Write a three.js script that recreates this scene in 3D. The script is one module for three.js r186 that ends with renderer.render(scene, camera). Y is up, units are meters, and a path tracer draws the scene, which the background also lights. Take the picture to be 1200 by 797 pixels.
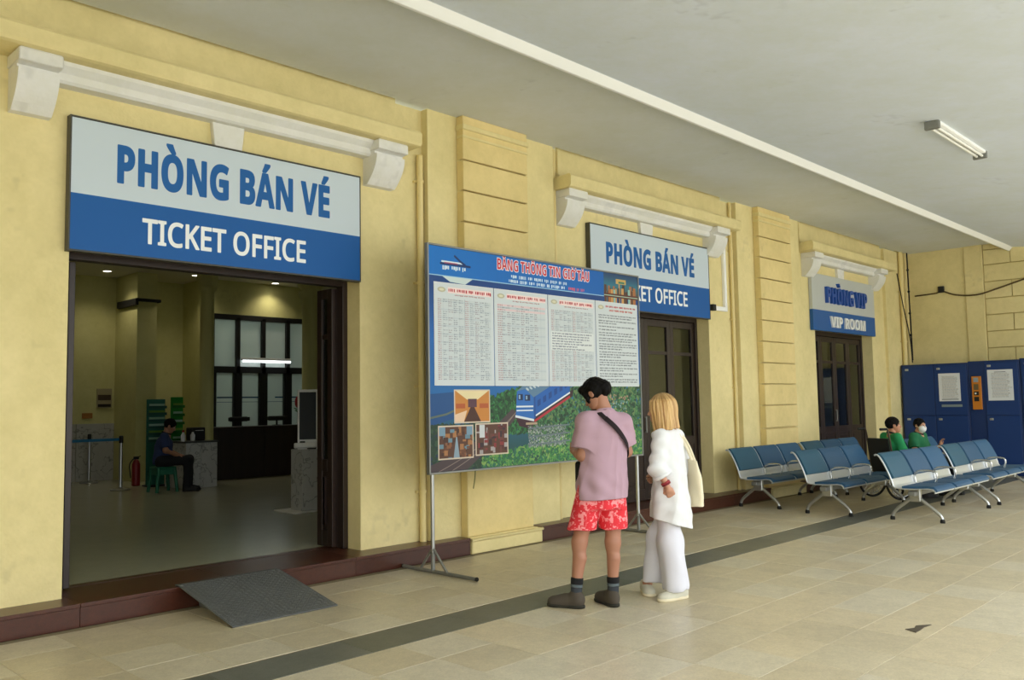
import * as THREE from 'three';
import { mergeGeometries, mergeVertices } from 'three/addons/utils/BufferGeometryUtils.js';
import { RoundedBoxGeometry } from 'three/addons/geometries/RoundedBoxGeometry.js';
import { TextGeometry } from 'three/addons/geometries/TextGeometry.js';
import { FontLoader } from 'three/addons/loaders/FontLoader.js';
import { RectAreaLightUniformsLib } from 'three/addons/lights/RectAreaLightUniformsLib.js';

// ------------------------------------------------------------------ camera, sky, exposure
const scene = new THREE.Scene();
const D2R = Math.PI / 180;
const camera = new THREE.PerspectiveCamera(43.05, 1200 / 797, 0.05, 400);
camera.position.set(0, 1.58, 0);
camera.rotation.order = 'YXZ';
camera.rotation.set(4.300 * D2R, -45.828 * D2R, -0.988 * D2R);
scene.add(camera);
camera.updateMatrixWorld(true);

const renderer = new THREE.WebGLRenderer({ antialias: true });
renderer.toneMapping = THREE.LinearToneMapping;
renderer.toneMappingExposure = 1.0;
renderer.shadowMap.enabled = true;
RectAreaLightUniformsLib.init();

{ // an even overcast sky: brighter at the zenith, as a cloud layer is
  const w = 64, h = 32, d = new Float32Array(w * h * 4);
  for (let j = 0; j < h; j++) for (let i = 0; i < w; i++) {
    const el = ((j + 0.5) / h - 0.5) * Math.PI, s = Math.max(0, Math.sin(el));
    const L = 1.0 + 1.1 * s, k = (j * w + i) * 4;
    d[k] = 0.96 * L; d[k + 1] = 1.0 * L; d[k + 2] = 1.0 * L; d[k + 3] = 1;
  }
  const sky = new THREE.DataTexture(d, w, h, THREE.RGBAFormat, THREE.FloatType);
  sky.mapping = THREE.EquirectangularReflectionMapping;
  sky.magFilter = sky.minFilter = THREE.LinearFilter; sky.needsUpdate = true;
  scene.background = sky; scene.environment = sky;
  scene.backgroundIntensity = scene.environmentIntensity = 2.3;
}

// ------------------------------------------------------------------ helpers
let seed = 12345;
const rnd = () => { seed = (seed * 1664525 + 1013904223) >>> 0; return seed / 4294967296; };
const rr = (a, b) => a + (b - a) * rnd();
const V = (x, y, z) => new THREE.Vector3(x, y, z);
const used = new Map();
function numbered(n) { const k = used.get(n) || 0; used.set(n, k + 1); return k ? n + '_' + String(k).padStart(3, '0') : n; }
const baseOf = new Map();

function metricUV(g) {
  const p = g.attributes.position, n = g.attributes.normal, uv = new Float32Array(p.count * 2);
  for (let i = 0; i < p.count; i++) {
    const ax = Math.abs(n.getX(i)), ay = Math.abs(n.getY(i)), az = Math.abs(n.getZ(i));
    let u, v;
    if (ay >= ax && ay >= az) { u = p.getX(i); v = p.getZ(i); }
    else if (ax >= az) { u = p.getZ(i); v = p.getY(i); }
    else { u = p.getX(i); v = p.getY(i); }
    uv[i * 2] = u; uv[i * 2 + 1] = v;
  }
  g.setAttribute('uv', new THREE.BufferAttribute(uv, 2));
  return g;
}
function prep(g) {
  let q = g.index ? g.toNonIndexed() : g;
  if (!q.attributes.normal) q.computeVertexNormals();
  for (const k of Object.keys(q.attributes)) if (!['position', 'normal', 'uv', 'color'].includes(k)) q.deleteAttribute(k);
  q.clearGroups();
  return q;
}
function join(list) {
  if (!Array.isArray(list)) list = [list];
  list = list.map(prep);
  if (list.some((g) => !g.attributes.uv)) list.forEach((g) => { if (!g.attributes.uv) metricUV(g); });
  const anyC = list.some((g) => g.attributes.color);
  if (anyC && list.some((g) => !g.attributes.color)) list.forEach((g) => g.deleteAttribute('color'));
  return list.length === 1 ? list[0] : mergeGeometries(list, false);
}
const GROUPS = { waiting_bench: 'three seat benches in the waiting rows', drain_pipe: 'yellow painted pipes along the facade', locker_bank: 'blue lockers along the end wall', queue_post: 'queue posts in the hall', fire_extinguisher: 'red extinguishers by the stool', leaflet_rack: 'green leaflet racks', office_sign: 'ticket office signs over the doors', monitor: 'monitors on the dark counter', bottle: 'bottles on the marble desk', wall_notice: 'notices on the inner wall', paper_notice: 'white notices on the lockers', ceiling_panel_light: 'back office ceiling lights' };
function thing(name, label, category, [x, y, z] = [0, 0, 0], group) {
  const o = new THREE.Group(); o.name = numbered(name); scene.add(o);
  o.position.set(x, y, z); o.userData = { label, category }; group = group || GROUPS[name]; if (group) o.userData.group = group;
  baseOf.set(o, V(x, y, z));
  return o;
}
function structure(name, [x, y, z] = [0, 0, 0]) {
  const o = new THREE.Group(); o.name = numbered(name); scene.add(o); o.position.set(x, y, z);
  o.userData = { kind: 'structure' }; baseOf.set(o, V(x, y, z)); return o;
}
// geos are given in world metres (relative to the origin the thing is built at)
function part(name, geos, mat, parent, label) {
  const g = join(geos), b = baseOf.get(parent) || V(0, 0, 0);
  g.translate(-b.x, -b.y, -b.z);
  const m = new THREE.Mesh(g, mat); m.name = name; m.castShadow = m.receiveShadow = true;
  parent.add(m); baseOf.set(m, b);
  if (label) m.userData.label = label;
  return m;
}
function single(name, geos, mat, label, category, group) {
  const g = join(geos); g.computeBoundingBox();
  const c = g.boundingBox.getCenter(V(0, 0, 0)); c.y = g.boundingBox.min.y; g.translate(-c.x, -c.y, -c.z);
  const m = new THREE.Mesh(g, mat); m.name = numbered(name); m.position.copy(c); m.castShadow = m.receiveShadow = true;
  m.userData = { label, category }; if (group) m.userData.group = group; scene.add(m); baseOf.set(m, c.clone());
  return m;
}
function copyOf(o, pos, rotY, label) {
  const c = o.clone(); c.name = numbered(o.name.replace(/_\d{3}$/, '')); c.userData = { ...o.userData, label };
  if (pos) c.position.set(...pos); if (rotY !== undefined) c.rotation.y = rotY; scene.add(c); return c;
}
function box(x0, x1, y0, y1, z0, z1) {
  const g = new THREE.BoxGeometry(x1 - x0, y1 - y0, z1 - z0);
  g.translate((x0 + x1) / 2, (y0 + y1) / 2, (z0 + z1) / 2);
  return metricUV(g.toNonIndexed());
}
function rbox(x0, x1, y0, y1, z0, z1, r = 0.01, seg = 2) {
  r = Math.min(r, (x1 - x0) / 2.02, (y1 - y0) / 2.02, (z1 - z0) / 2.02);
  const g = new RoundedBoxGeometry(x1 - x0, y1 - y0, z1 - z0, seg, r);
  g.translate((x0 + x1) / 2, (y0 + y1) / 2, (z0 + z1) / 2);
  return metricUV(prep(g));
}
function chamfer(x0, x1, y0, y1, z0, z1, c = 0.004) { return rbox(x0, x1, y0, y1, z0, z1, c, 1); }
function rod(a, b, r, r2 = r, n = 12) {
  a = V(...a); b = V(...b);
  const g = new THREE.CylinderGeometry(r2, r, a.distanceTo(b), n, 1);
  g.applyQuaternion(new THREE.Quaternion().setFromUnitVectors(V(0, 1, 0), b.clone().sub(a).normalize()));
  const m = a.clone().add(b).multiplyScalar(0.5); g.translate(m.x, m.y, m.z); return g;
}
function tube(pts, r, n = 8, seg = 40, tension = 0.5) {
  return new THREE.TubeGeometry(new THREE.CatmullRomCurve3(pts.map((p) => V(...p)), false, 'catmullrom', tension), seg, r, n, false);
}
function lathe(prof, n = 24, at = [0, 0, 0]) { const g = new THREE.LatheGeometry(prof.map((p) => new THREE.Vector2(...p)), n); g.translate(...at); return g; }
// prism along x from a closed outline of [z, y]
function prismX(outline, x0, x1, bevel = 0) {
  const s = new THREE.Shape(outline.map((p) => new THREE.Vector2(p[0], p[1])));
  const g = new THREE.ExtrudeGeometry(s, { depth: x1 - x0 - 2 * bevel, bevelEnabled: bevel > 0, bevelSize: bevel, bevelThickness: bevel, bevelSegments: 1, curveSegments: 6 });
  g.rotateY(-Math.PI / 2); g.translate(x1 - bevel, 0, 0);
  return metricUV(prep(g));
}
// ribbon of even thickness along a profile of [z, y], swept along x
function ribbon(prof, th, x0, x1) {
  const a = [], b = [];
  for (let i = 0; i < prof.length; i++) {
    const p = prof[Math.max(0, i - 1)], q = prof[Math.min(prof.length - 1, i + 1)];
    let dx = q[0] - p[0], dy = q[1] - p[1]; const l = Math.hypot(dx, dy); dx /= l; dy /= l;
    a.push([prof[i][0] - dy * th / 2, prof[i][1] + dx * th / 2]); b.unshift([prof[i][0] + dy * th / 2, prof[i][1] - dx * th / 2]);
  }
  return prismX([...a, ...b], x0, x1);
}

// ------------------------------------------------------------------ textures
function valueNoise(n, cells, rs) { // tiling value noise, 0..1
  const g = new Float32Array(cells * cells); for (let i = 0; i < g.length; i++) g[i] = rs();
  const out = new Float32Array(n * n);
  for (let j = 0; j < n; j++) for (let i = 0; i < n; i++) {
    const x = i / n * cells, y = j / n * cells, xi = x | 0, yi = y | 0; let fx = x - xi, fy = y - yi;
    fx = fx * fx * (3 - 2 * fx); fy = fy * fy * (3 - 2 * fy);
    const a = g[(yi % cells) * cells + xi % cells], b = g[(yi % cells) * cells + (xi + 1) % cells];
    const c = g[((yi + 1) % cells) * cells + xi % cells], d = g[((yi + 1) % cells) * cells + (xi + 1) % cells];
    out[j * n + i] = (a * (1 - fx) + b * fx) * (1 - fy) + (c * (1 - fx) + d * fx) * fy;
  }
  return out;
}
function fbm(n, list) { // list of [cells, weight]
  const o = new Float32Array(n * n); let t = 0;
  for (const [c, w] of list) { const v = valueNoise(n, c, rnd); t += w; for (let i = 0; i < o.length; i++) o[i] += v[i] * w; }
  for (let i = 0; i < o.length; i++) o[i] /= t; return o;
}
function dataTex(n, fn, srgb, metres) {
  const d = new Uint8Array(n * n * 4);
  for (let i = 0; i < n * n; i++) { const c = fn(i, i % n, (i / n) | 0); d[i * 4] = c[0]; d[i * 4 + 1] = c[1]; d[i * 4 + 2] = c[2]; d[i * 4 + 3] = 255; }
  const t = new THREE.DataTexture(d, n, n); t.wrapS = t.wrapT = THREE.RepeatWrapping; t.magFilter = THREE.LinearFilter; t.minFilter = THREE.LinearMipmapLinearFilter; t.generateMipmaps = true;
  if (srgb) t.colorSpace = THREE.SRGBColorSpace; t.repeat.set(1 / metres, 1 / metres); t.needsUpdate = true; return t;
}
function canvasTex(w, h, draw) {
  const c = document.createElement('canvas'); c.width = w; c.height = h; const x = c.getContext('2d'); draw(x, w, h);
  const t = new THREE.CanvasTexture(c); t.colorSpace = THREE.SRGBColorSpace; t.anisotropy = 8; return t;
}
const cl = (v) => Math.max(0, Math.min(255, v));
const std = (o) => new THREE.MeshStandardMaterial(o);
const hex = (h) => [(h >> 16) & 255, (h >> 8) & 255, h & 255];

const plasterN = fbm(1024, [[6, 1], [17, 0.7], [53, 0.5], [160, 0.35]]);
const plasterF = fbm(1024, [[90, 1], [240, 0.8], [500, 0.6]]);
const plasterS = fbm(1024, [[9, 1], [30, 0.8], [80, 0.8]]);
function plasterTex(h, amp) {
  const c = hex(h);
  return dataTex(1024, (i) => { const s = plasterS[i] > 0.7 ? (plasterS[i] - 0.7) * 120 : 0; const k = 1 + (plasterN[i] - 0.5) * amp - s * 0.0022; return [cl(c[0] * k), cl(c[1] * k), cl(c[2] * (k - (plasterN[i] - 0.5) * -0.06))]; }, true, 3.7);
}
const plasterBump = dataTex(1024, (i) => { const v = cl((plasterF[i] * 0.5 + plasterN[i] * 0.5) * 255); return [v, v, v]; }, false, 3.7);
const M = {};
M.yellow = std({ map: plasterTex(0xe9d99f, 0.12), bumpMap: plasterBump, bumpScale: 0.006, roughness: 0.85 });
M.yellowBlock = std({ map: M.yellow.map, color: 0xfff8ee, bumpMap: plasterBump, bumpScale: 0.006, roughness: 0.85 });
M.white = std({ map: plasterTex(0xe9e8e2, 0.08), bumpMap: plasterBump, bumpScale: 0.004, roughness: 0.8 });
M.ceiling = std({ map: plasterTex(0xd9dcd8, 0.05), roughness: 0.9 });
M.canopy = std({ map: plasterTex(0xe3eaf2, 0.05), roughness: 0.9 });
M.moulding = std({ color: 0xfbfbf8, roughness: 0.6 });
const stoneN = fbm(512, [[7, 1], [23, 0.8], [70, 0.8], [180, 0.9]]);
const stoneV = fbm(512, [[5, 1], [11, 0.6], [26, 0.4]]);
const speck = fbm(512, [[200, 1], [256, 1]]);
function stoneTex(h, amp, vein = 0, metres = 1.3) {
  const c = hex(h);
  return dataTex(512, (i) => { let k = 1 + (stoneN[i] - 0.5) * amp + (speck[i] - 0.5) * amp * 0.5; if (vein) { const v = Math.abs(stoneV[i] - 0.5); k -= vein * Math.exp(-v * v * 2500); } return [cl(c[0] * k), cl(c[1] * k), cl(c[2] * k)]; }, true, metres);
}
const tileMap = stoneTex(0xc6bda6, 0.2);
M.tiles = [0xffffff, 0xf8f5ee, 0xfdf8ef, 0xf3efe7].map((c) => std({ map: tileMap, color: c, roughness: 0.36, bumpMap: plasterBump, bumpScale: 0.0006 }));
M.joint = std({ color: 0x8d8166, roughness: 0.9 });
M.darkStone = [0xffffff, 0xe6e6e2, 0xf2f2f6].map((c) => std({ map: stoneTex(0x6d6e63, 0.25), color: c, roughness: 0.42 }));
M.granite = [0xffffff, 0xe8dcd8, 0xf4e8e4].map((c) => std({ map: stoneTex(0x4e2b1e, 0.4, 0, 0.6), color: c, roughness: 0.3 }));
M.marble = std({ map: stoneTex(0xb9b9b4, 0.1, 0.3, 1.1), roughness: 0.3 });
M.steel = std({ color: 0xb9bbbb, metalness: 0.9, roughness: 0.32 });
M.chrome = std({ color: 0xd2d4d4, metalness: 1, roughness: 0.22 });
M.seatSteel = std({ color: 0xcfd3d6, metalness: 0.55, roughness: 0.36 });
M.greySteel = std({ color: 0x8e8f8b, metalness: 0.6, roughness: 0.5 });
M.black = std({ color: 0x121212, roughness: 0.6 });
M.rubber = std({ color: 0x1b1b1a, roughness: 0.9 });
const woodTex = (() => { const n = fbm(256, [[4, 1], [16, 0.7], [64, 0.6]]); return dataTex(256, (i, x, y) => { const k = 0.8 + 0.4 * n[((y >> 3) * 256 + x)]; return [cl(44 * k), cl(30 * k), cl(24 * k)]; }, true, 0.5); })();
M.darkWood = std({ map: woodTex, roughness: 0.42 });
M.glass = new THREE.MeshPhysicalMaterial({ color: 0xb9c4c4, transmission: 1, thickness: 0, roughness: 0.04, ior: 1.5 });
M.innerWall = std({ map: plasterTex(0xcfcb8c, 0.1), roughness: 0.85 });
M.innerCeiling = std({ color: 0xd8d4c0, roughness: 0.9 });
M.innerFloor = std({ map: stoneTex(0xa5a48c, 0.08), roughness: 0.22 });
M.paper = std({ color: 0xe8ebea, roughness: 0.7 });
M.pipe = std({ map: M.yellow.map, color: 0xfffaf0, roughness: 0.55 });

// ------------------------------------------------------------------ floor of the gallery
const Zs = -6.82;                      // front of the step
const proj = (p) => { const q = p.clone().project(camera); return [(q.x + 1) * 600, (1 - q.y) * 398.5, q.z]; };
{
  const floor = structure('floor');
  part('mortar_bed', box(-6, 22, -0.3, -0.004, -7.05, 2.45), M.joint, floor);
  const px = 0.475, pz = 0.42, gap = 0.0025, cells = [];
  for (let i = -12; i < 33; i++) for (let j = -6; j < 12; j++) {
    const x0 = 6.01 + (i - 0) * px, z1 = -2.12 + j * -pz, z0 = z1 - pz;
    if (z0 < Zs - 0.32 || x0 > 19.9 || z1 > 2.4) continue;
    if (z1 < -4.5 && z1 > -4.9) continue;              // the dark band takes this row
    cells.push([x0, x0 + px, Math.max(z0, Zs - 0.12), z1]);
  }
  const area = (c) => {
    const P = [[c[0], c[2]], [c[1], c[2]], [c[1], c[3]], [c[0], c[3]]].map(([x, z]) => proj(V(x, 0, z)));
    if (P.some((p) => p[2] > 1 || p[2] < -1)) return 0;
    const cx = P.reduce((s, p) => s + p[0], 0) / 4, cy = P.reduce((s, p) => s + p[1], 0) / 4;
    if (cx < -40 || cx > 1240 || cy > 830) return 0;
    let a = 0; for (let k = 0; k < 4; k++) { const p = P[k], q = P[(k + 1) % 4]; a += p[0] * q[1] - q[0] * p[1]; } return Math.abs(a / 2);
  };
  cells.forEach((c) => { c.a = area(c); }); cells.sort((p, q) => q.a - p.a);
  const rest = [];
  cells.forEach((c, k) => {
    const dy = rr(-0.0012, 0.0004), g = chamfer(c[0] + gap / 2, c[1] - gap / 2, -0.03, dy, c[2] + gap / 2, c[3] - gap / 2, 0.0018);
    const ox = rr(0, 5), oz = rr(0, 5), uv = g.attributes.uv; for (let i = 0; i < uv.count; i++) uv.setXY(i, uv.getX(i) + ox, uv.getY(i) + oz);
    if (k < 290 && c.a > 0) part('tile', g, M.tiles[(rnd() * 4) | 0], floor); else rest.push(g);
  });
  const r = part('tile_field', rest, M.tiles[0], floor); r.userData.kind = 'stuff';
  const band = [];
  for (let x = -3.2, k = 0; x < 19.9; x += 0.95, k++) {
    const g = chamfer(x + 0.0015, x + 0.9485, -0.03, 0.0002, -5.035, -4.645, 0.0018);
    part('dark_band_stone', g, M.darkStone[(rnd() * 3) | 0], floor);
  }
  const ground = structure('ground');
  part('pavement', box(-60, 60, -0.5, -0.12, 2.45, 70), std({ color: 0xd2cfc6, roughness: 0.9 }), ground);
}

// ------------------------------------------------------------------ step
const STEP = 0.175;
{
  const step = structure('trim_1');
  const run = (x0, x1, zb) => {
    let x = x0;
    while (x < x1 - 0.01) {
      const w = Math.min(x1 - x, rr(1.15, 1.5)), e = (x + w > x1 - 0.35) ? x1 : x + w;
      part('tread_slab', chamfer(x + 0.001, e - 0.001, STEP - 0.03, STEP, zb, Zs - 0.012 + 0.02, 0.004), M.granite[(rnd() * 3) | 0], step);
      part('riser_slab', chamfer(x + 0.001, e - 0.001, 0, STEP - 0.031, Zs - 0.02, Zs, 0.003), M.granite[(rnd() * 3) | 0], step);
      x = e;
    }
    part('step_core', box(x0 + 0.002, x1 - 0.002, -0.04, STEP - 0.031, zb, Zs - 0.021), M.joint, step);
  };
  run(-4, 6.33, -7.56); run(7.45, 12.95, -7.56); run(14.2, 19.95, -7.56);
}

// ------------------------------------------------------------------ facade
const ZF = -7.1, ZB = -7.45, TOP = 4.8;
const doors = [[2.37, 5.12], [8.93, 11.70], [15.40, 18.06]], LINTEL = 2.9;
{
  const wall = structure('wall_back');
  const pier = (x0, x1, y0 = 0.1) => box(x0, x1, y0, TOP, ZB, ZF);
  part('bay_face', [pier(-5, doors[0][0]), pier(doors[0][1], 5.94), box(doors[0][0], doors[0][1], LINTEL, TOP, ZB, ZF)], M.yellow, wall);
  part('bay_face', [pier(7.99, doors[1][0]), pier(doors[1][1], 12.46), box(doors[1][0], doors[1][1], LINTEL, TOP, ZB, ZF)], M.yellow, wall);
  part('bay_face', [pier(14.66, doors[2][0]), pier(doors[2][1], 20.3), box(doors[2][0], doors[2][1], LINTEL, TOP, ZB, ZF)], M.yellow, wall);
  // flat pilasters with a grooved centre of separate courses
  const rows = [4.30, 3.955, 3.605, 3.253, 2.904, 2.553, 2.2, 1.85, 1.5, 1.125];
  const pilaster = (x0, x1, g0, g1) => {
    const p = part('pilaster', [box(x0, x1, 0.1, TOP, ZB, -6.995), box(g0 - 0.01, g1 + 0.01, 0, 0.175, -6.99, Zs - 0.02)], M.yellow, wall);
    p.userData.label = 'flat yellow pilaster behind the courses';
    let y1 = TOP;
    for (const y of rows) { part('course_block', chamfer(g0, g1, y + 0.007, y1 === TOP ? TOP : y1 - 0.007, -6.994, -6.885, 0.009), M.yellowBlock, p); part('groove_back', box(g0 + 0.005, g1 - 0.005, y - 0.012, y + 0.012, -6.994, -6.945), M.yellow, p); y1 = y; }
    part('course_block', chamfer(g0, g1, 0.17, y1 - 0.012, -6.994, -6.885, 0.012), M.yellowBlock, p);
    part('cap_moulding', [chamfer(g0 - 0.015, g1 + 0.015, 4.64, 4.70, -6.99, -6.865, 0.01), chamfer(g0 - 0.008, g1 + 0.008, 4.55, 4.58, -6.99, -6.875, 0.006)], M.yellow, p);
    part('plinth', [chamfer(g0 - 0.012, g1 + 0.06, 0, 0.135, -6.99, Zs + 0.012, 0.01), chamfer(g0 - 0.02, g1 + 0.075, 0.135, 0.165, -6.99, Zs + 0.026, 0.01)], M.yellow, p);
  };
  pilaster(5.94, 7.99, 6.36, 7.40); pilaster(12.46, 14.66, 13.0, 14.13);
  part('corner_pilaster', box(18.75, 20.1, 0.1, TOP, ZB, -7.04), M.yellow, wall);
  // cornices over the doors: shelf, white band, two consoles and a keystone
  const cornice = (x0, x1, br, key, ky) => {
    const c = part('cornice', [
      prismX([[ZF, 4.40], [-6.80, 4.43], [-6.765, 4.425], [-6.75, 4.40], [-6.75, 4.30], [-6.765, 4.275], [-6.80, 4.265], [ZF, 4.265]], x0, x1),
      prismX([[ZF, TOP + 0.12], [-7.065, TOP + 0.12], [-7.065, 4.5], [-7.04, 4.42], [ZF, 4.42]], x0 + 0.12, x1 - 0.1)], M.yellow, wall);
    part('white_band', prismX([[ZF, 4.27], [-6.90, 4.27], [-6.91, 4.235], [-6.945, 4.205], [-6.965, 4.19], [-6.965, 4.135], [-6.985, 4.115], [ZF, 4.115]], br[0][1] - 0.01, br[1][0] + 0.01), M.white, c);
    for (const [a, b] of br) {
      const o = [[ZF, 4.27]]; o.push([-6.82, 4.27], [-6.82, 4.225], [-6.835, 4.22], [-6.835, 4.175], [-6.85, 4.165], [-6.90, 4.155], [-6.90, 4.135]);
      for (let k = 0; k <= 10; k++) { const t = k / 10; o.push([-6.862 - 0.17 * t * t, 4.125 - 0.285 * t]); }
      o.push([ZF, 3.835]);
      part('console_bracket', prismX(o, a, b), M.white, c);
      part('bracket_cap', chamfer(a - 0.012, b + 0.012, 4.165, 4.262, ZF, -6.815, 0.01), M.white, c);
    }
    const s = new THREE.Shape([[-0.15, 4.125], [0.15, 4.125], [0.12, 3.86], [-0.12, 3.86]].map((p) => new THREE.Vector2(...p)));
    const g = new THREE.ExtrudeGeometry(s, { depth: 0.045, bevelEnabled: true, bevelSize: 0.006, bevelThickness: 0.006, bevelSegments: 1 }); g.translate(key, 0, ZF);
    part('keystone', metricUV(prep(g)), M.white, c);
  };
  cornice(1.55, 5.66, [[1.915, 2.2], [5.165, 5.52]], 3.67);
  cornice(7.70 + 0.34, 12.2, [[8.10, 8.44], [11.6, 11.95]], 10.05);
  cornice(14.72, 18.70, [[14.95, 15.28], [18.0, 18.35]], 16.55);
}
// ceiling: soffit by the wall, a white moulding, the canopy falling away outwards
{
  const c = structure('ceiling');
  part('soffit', box(-6, 20.4, TOP, TOP + 0.18, -6.99, -5.0), M.ceiling, c); part('soffit_bearing', box(-6, 20.4, TOP + 0.12, TOP + 0.3, -7.6, -6.985), M.ceiling, c);
  part('canopy', prismX([[-5.0, 4.99], [-5.0, 4.67], [-4.86, 4.672], [0.5, 4.08], [0.5, 4.28]], -6, 20.4), M.canopy, c);
  part('ceiling_moulding', prismX([[-4.975, 4.81], [-4.975, 4.606], [-4.945, 4.60], [-4.935, 4.602], [-4.868, 4.674], [-4.84, 4.69], [-4.84, 4.81]], -6, 20.0), M.moulding, c);
  part('moulding_lip', prismX([[-4.976, 4.81], [-4.976, 4.63], [-5.03, 4.64], [-5.04, 4.66], [-5.04, 4.81]], -6, 20.0), M.ceiling, c);
}
{ const w = structure('wall_left'); part('end_wall', box(-6.4, -6, -0.1, 5.0, -7.5, 2.4), M.yellow, w); }
// far wall of separate plastered blocks
{
  const w = structure('wall_far');
  part('backing', box(20.02, 20.4, -0.1, 5.2, -7.5, 2.4), std({ map: M.yellow.map, color: 0xd9d0b8, roughness: 0.9 }), w);
  part('corner_panel', box(19.99, 20.03, 0, 4.85, -7.04, -5.82), M.yellow, w);
  part('pilaster_strip', chamfer(19.955, 20.03, 0, 4.85, -5.815, -5.455, 0.01), M.yellow, w);
  const ys = [4.85, 4.68, 4.36, 4.0, 3.646, 3.30, 2.95, 2.6, 2.25, 1.9];
  for (let r = 0; r < ys.length - 1; r++) {
    let z = -5.45 + (r % 2 ? 0.52 : 1.02) - 1.02;
    for (let k = 0; k < 8; k++) {
      const a = Math.max(-5.448, z), b = z + 1.02; z = b; if (b - a < 0.05 || a > 1.5) continue;
      part('wall_block', chamfer(19.985 + rr(0, 0.004), 20.03, ys[r + 1] + 0.008, ys[r] - 0.008, a + 0.007, b - 0.007, 0.008), M.yellow, w);
    }
  }
  part('lower_face', box(19.99, 20.03, 0, 1.89, -5.45, 2.0), M.yellow, w);
}

// ------------------------------------------------------------------ ticket hall behind the first door
const FL = STEP;
{
  const hall = structure('wall_inner');
  const HC = 4.4;
  part('hall_wall', [box(-1.2, -1, FL, HC + 0.2, -18.8, ZB), box(12.7, 12.9, FL, HC + 0.2, -18.8, ZB), box(-1, 8.72, FL, HC + 0.2, -18.8, -18.6), box(8.72, 12.7, 3.66, HC + 0.2, -17.7, -17.5), box(8.62, 8.76, FL, HC + 0.2, -18.59, -17.5), box(11.9, 12.7, FL, 3.66, -17.7, -17.5)], M.innerWall, hall);
  part('square_column', box(7.16, 7.56, FL, HC, -18.6, -17.5), M.innerWall, hall);
  part('column_ledge', [rbox(7.12, 7.62, 3.80, 3.86, -18.0, -17.44, 0.01), rbox(7.1, 7.16, 3.72, 3.86, -18.4, -17.44, 0.01)], M.black, hall);
  part('round_column', [lathe([[0.135, FL], [0.13, 3.9], [0.17, 3.93], [0.19, 4.0], [0.15, 4.05], [0.2, 4.15], [0.2, HC]], 28, [7.93, 0, -16.05])], M.innerWall, hall);
  part('round_column', [lathe([[0.2, FL], [0.19, 3.9], [0.25, 3.95], [0.27, 4.05], [0.2, 4.1], [0.29, 4.2], [0.29, HC]], 28, [10.2, 0, -15.9])], M.innerWall, hall);
  part('marble_dado', [chamfer(-1, 3.3, FL, 1.34, -18.6, -18.57, 0.003), chamfer(3.31, 5.0, FL, 1.34, -18.6, -18.57, 0.003), chamfer(5.01, 6.4, FL, 1.34, -18.6, -18.57, 0.003), chamfer(6.41, 7.15, FL, 1.34, -18.6, -18.57, 0.003)], M.marble, hall);
  part('vip_wall', [box(13.6, 13.8, FL, HC, -12, ZB), box(13.6, 20.2, FL, HC, -12.2, -12), box(20.1, 20.3, FL, HC, -12, ZB), box(13.6, 20.3, HC, HC + 0.1, -12.2, ZB)], M.innerWall, hall);
  const f = structure('floor_inner'); part('hall_floor', [box(-1.2, 12.9, -0.1, FL, -21.2, -7.56), box(13.6, 20.3, -0.1, FL, -12.2, -7.56)], M.innerFloor, f);
  part('threshold', [box(2.2, 5.3, FL - 0.003, FL + 0.002, -7.6, -7.5)], M.granite[1], f);
  const c = structure('ceiling_inner'); part('hall_ceiling', box(-1.2, 12.9, HC, HC + 0.2, -21.2, ZB), M.innerCeiling, c);
  part('back_room', [box(8.6, 12.9, FL, HC, -21.2, -21.0), box(8.5, 8.7, FL, HC, -21.2, -18.81), box(12.7, 12.9, FL, HC, -21.2, -18.6)], std({ color: 0xd8dad6, roughness: 0.9 }), c);
}
// glazed screen behind the counter: dark frame, frosted panes
{
  const w = structure('window_1');
  const bars = [8.76, 9.36, 9.98, 10.6, 11.22, 11.86], zf = -17.5;
  const fr = [box(8.76, 11.9, 3.55, 3.66, zf - 0.1, zf + 0.03), box(8.76, 11.9, 2.38, 2.52, zf - 0.1, zf + 0.03), box(8.76, 11.9, FL, 1.12, zf - 0.1, zf + 0.02)];
  for (const b of bars) fr.push(box(b - 0.045, b + 0.045, 1.1, 3.6, zf - 0.1, zf + 0.03));
  for (let i = 0; i < 5; i++) fr.push(box(bars[i] + 0.04, bars[i] + 0.1, 1.1, 2.4, zf - 0.09, zf + 0.02), box(bars[i + 1] - 0.1, bars[i + 1] - 0.04, 1.1, 2.4, zf - 0.09, zf + 0.02));
  part('window_frame', fr, M.black, w);
  const fm = new THREE.MeshPhysicalMaterial({ color: 0xdfe6e4, transmission: 0.55, thickness: 0, roughness: 0.65 });
  for (let i = 0; i < 5; i++) { part('pane', box(bars[i] + 0.04, bars[i + 1] - 0.04, 2.5, 3.56, zf - 0.05, zf - 0.044), fm, w); part('pane', box(bars[i] + 0.09, bars[i + 1] - 0.09, 1.1, 2.4, zf - 0.05, zf - 0.044), fm, w); }
  part('frosted_stripe', [box(8.9, 10.1, 1.83, 1.86, zf - 0.043, zf - 0.04), box(10.3, 11.8, 1.83, 1.86, zf - 0.043, zf - 0.04), box(8.9, 11.8, 1.74, 1.75, zf - 0.043, zf - 0.04)], std({ color: 0x1d3f66, roughness: 0.8 }), w);
}
function glow(power, color = 0xffffff) { return std({ color: 0x111111, emissive: color, emissiveIntensity: power }); }
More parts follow.
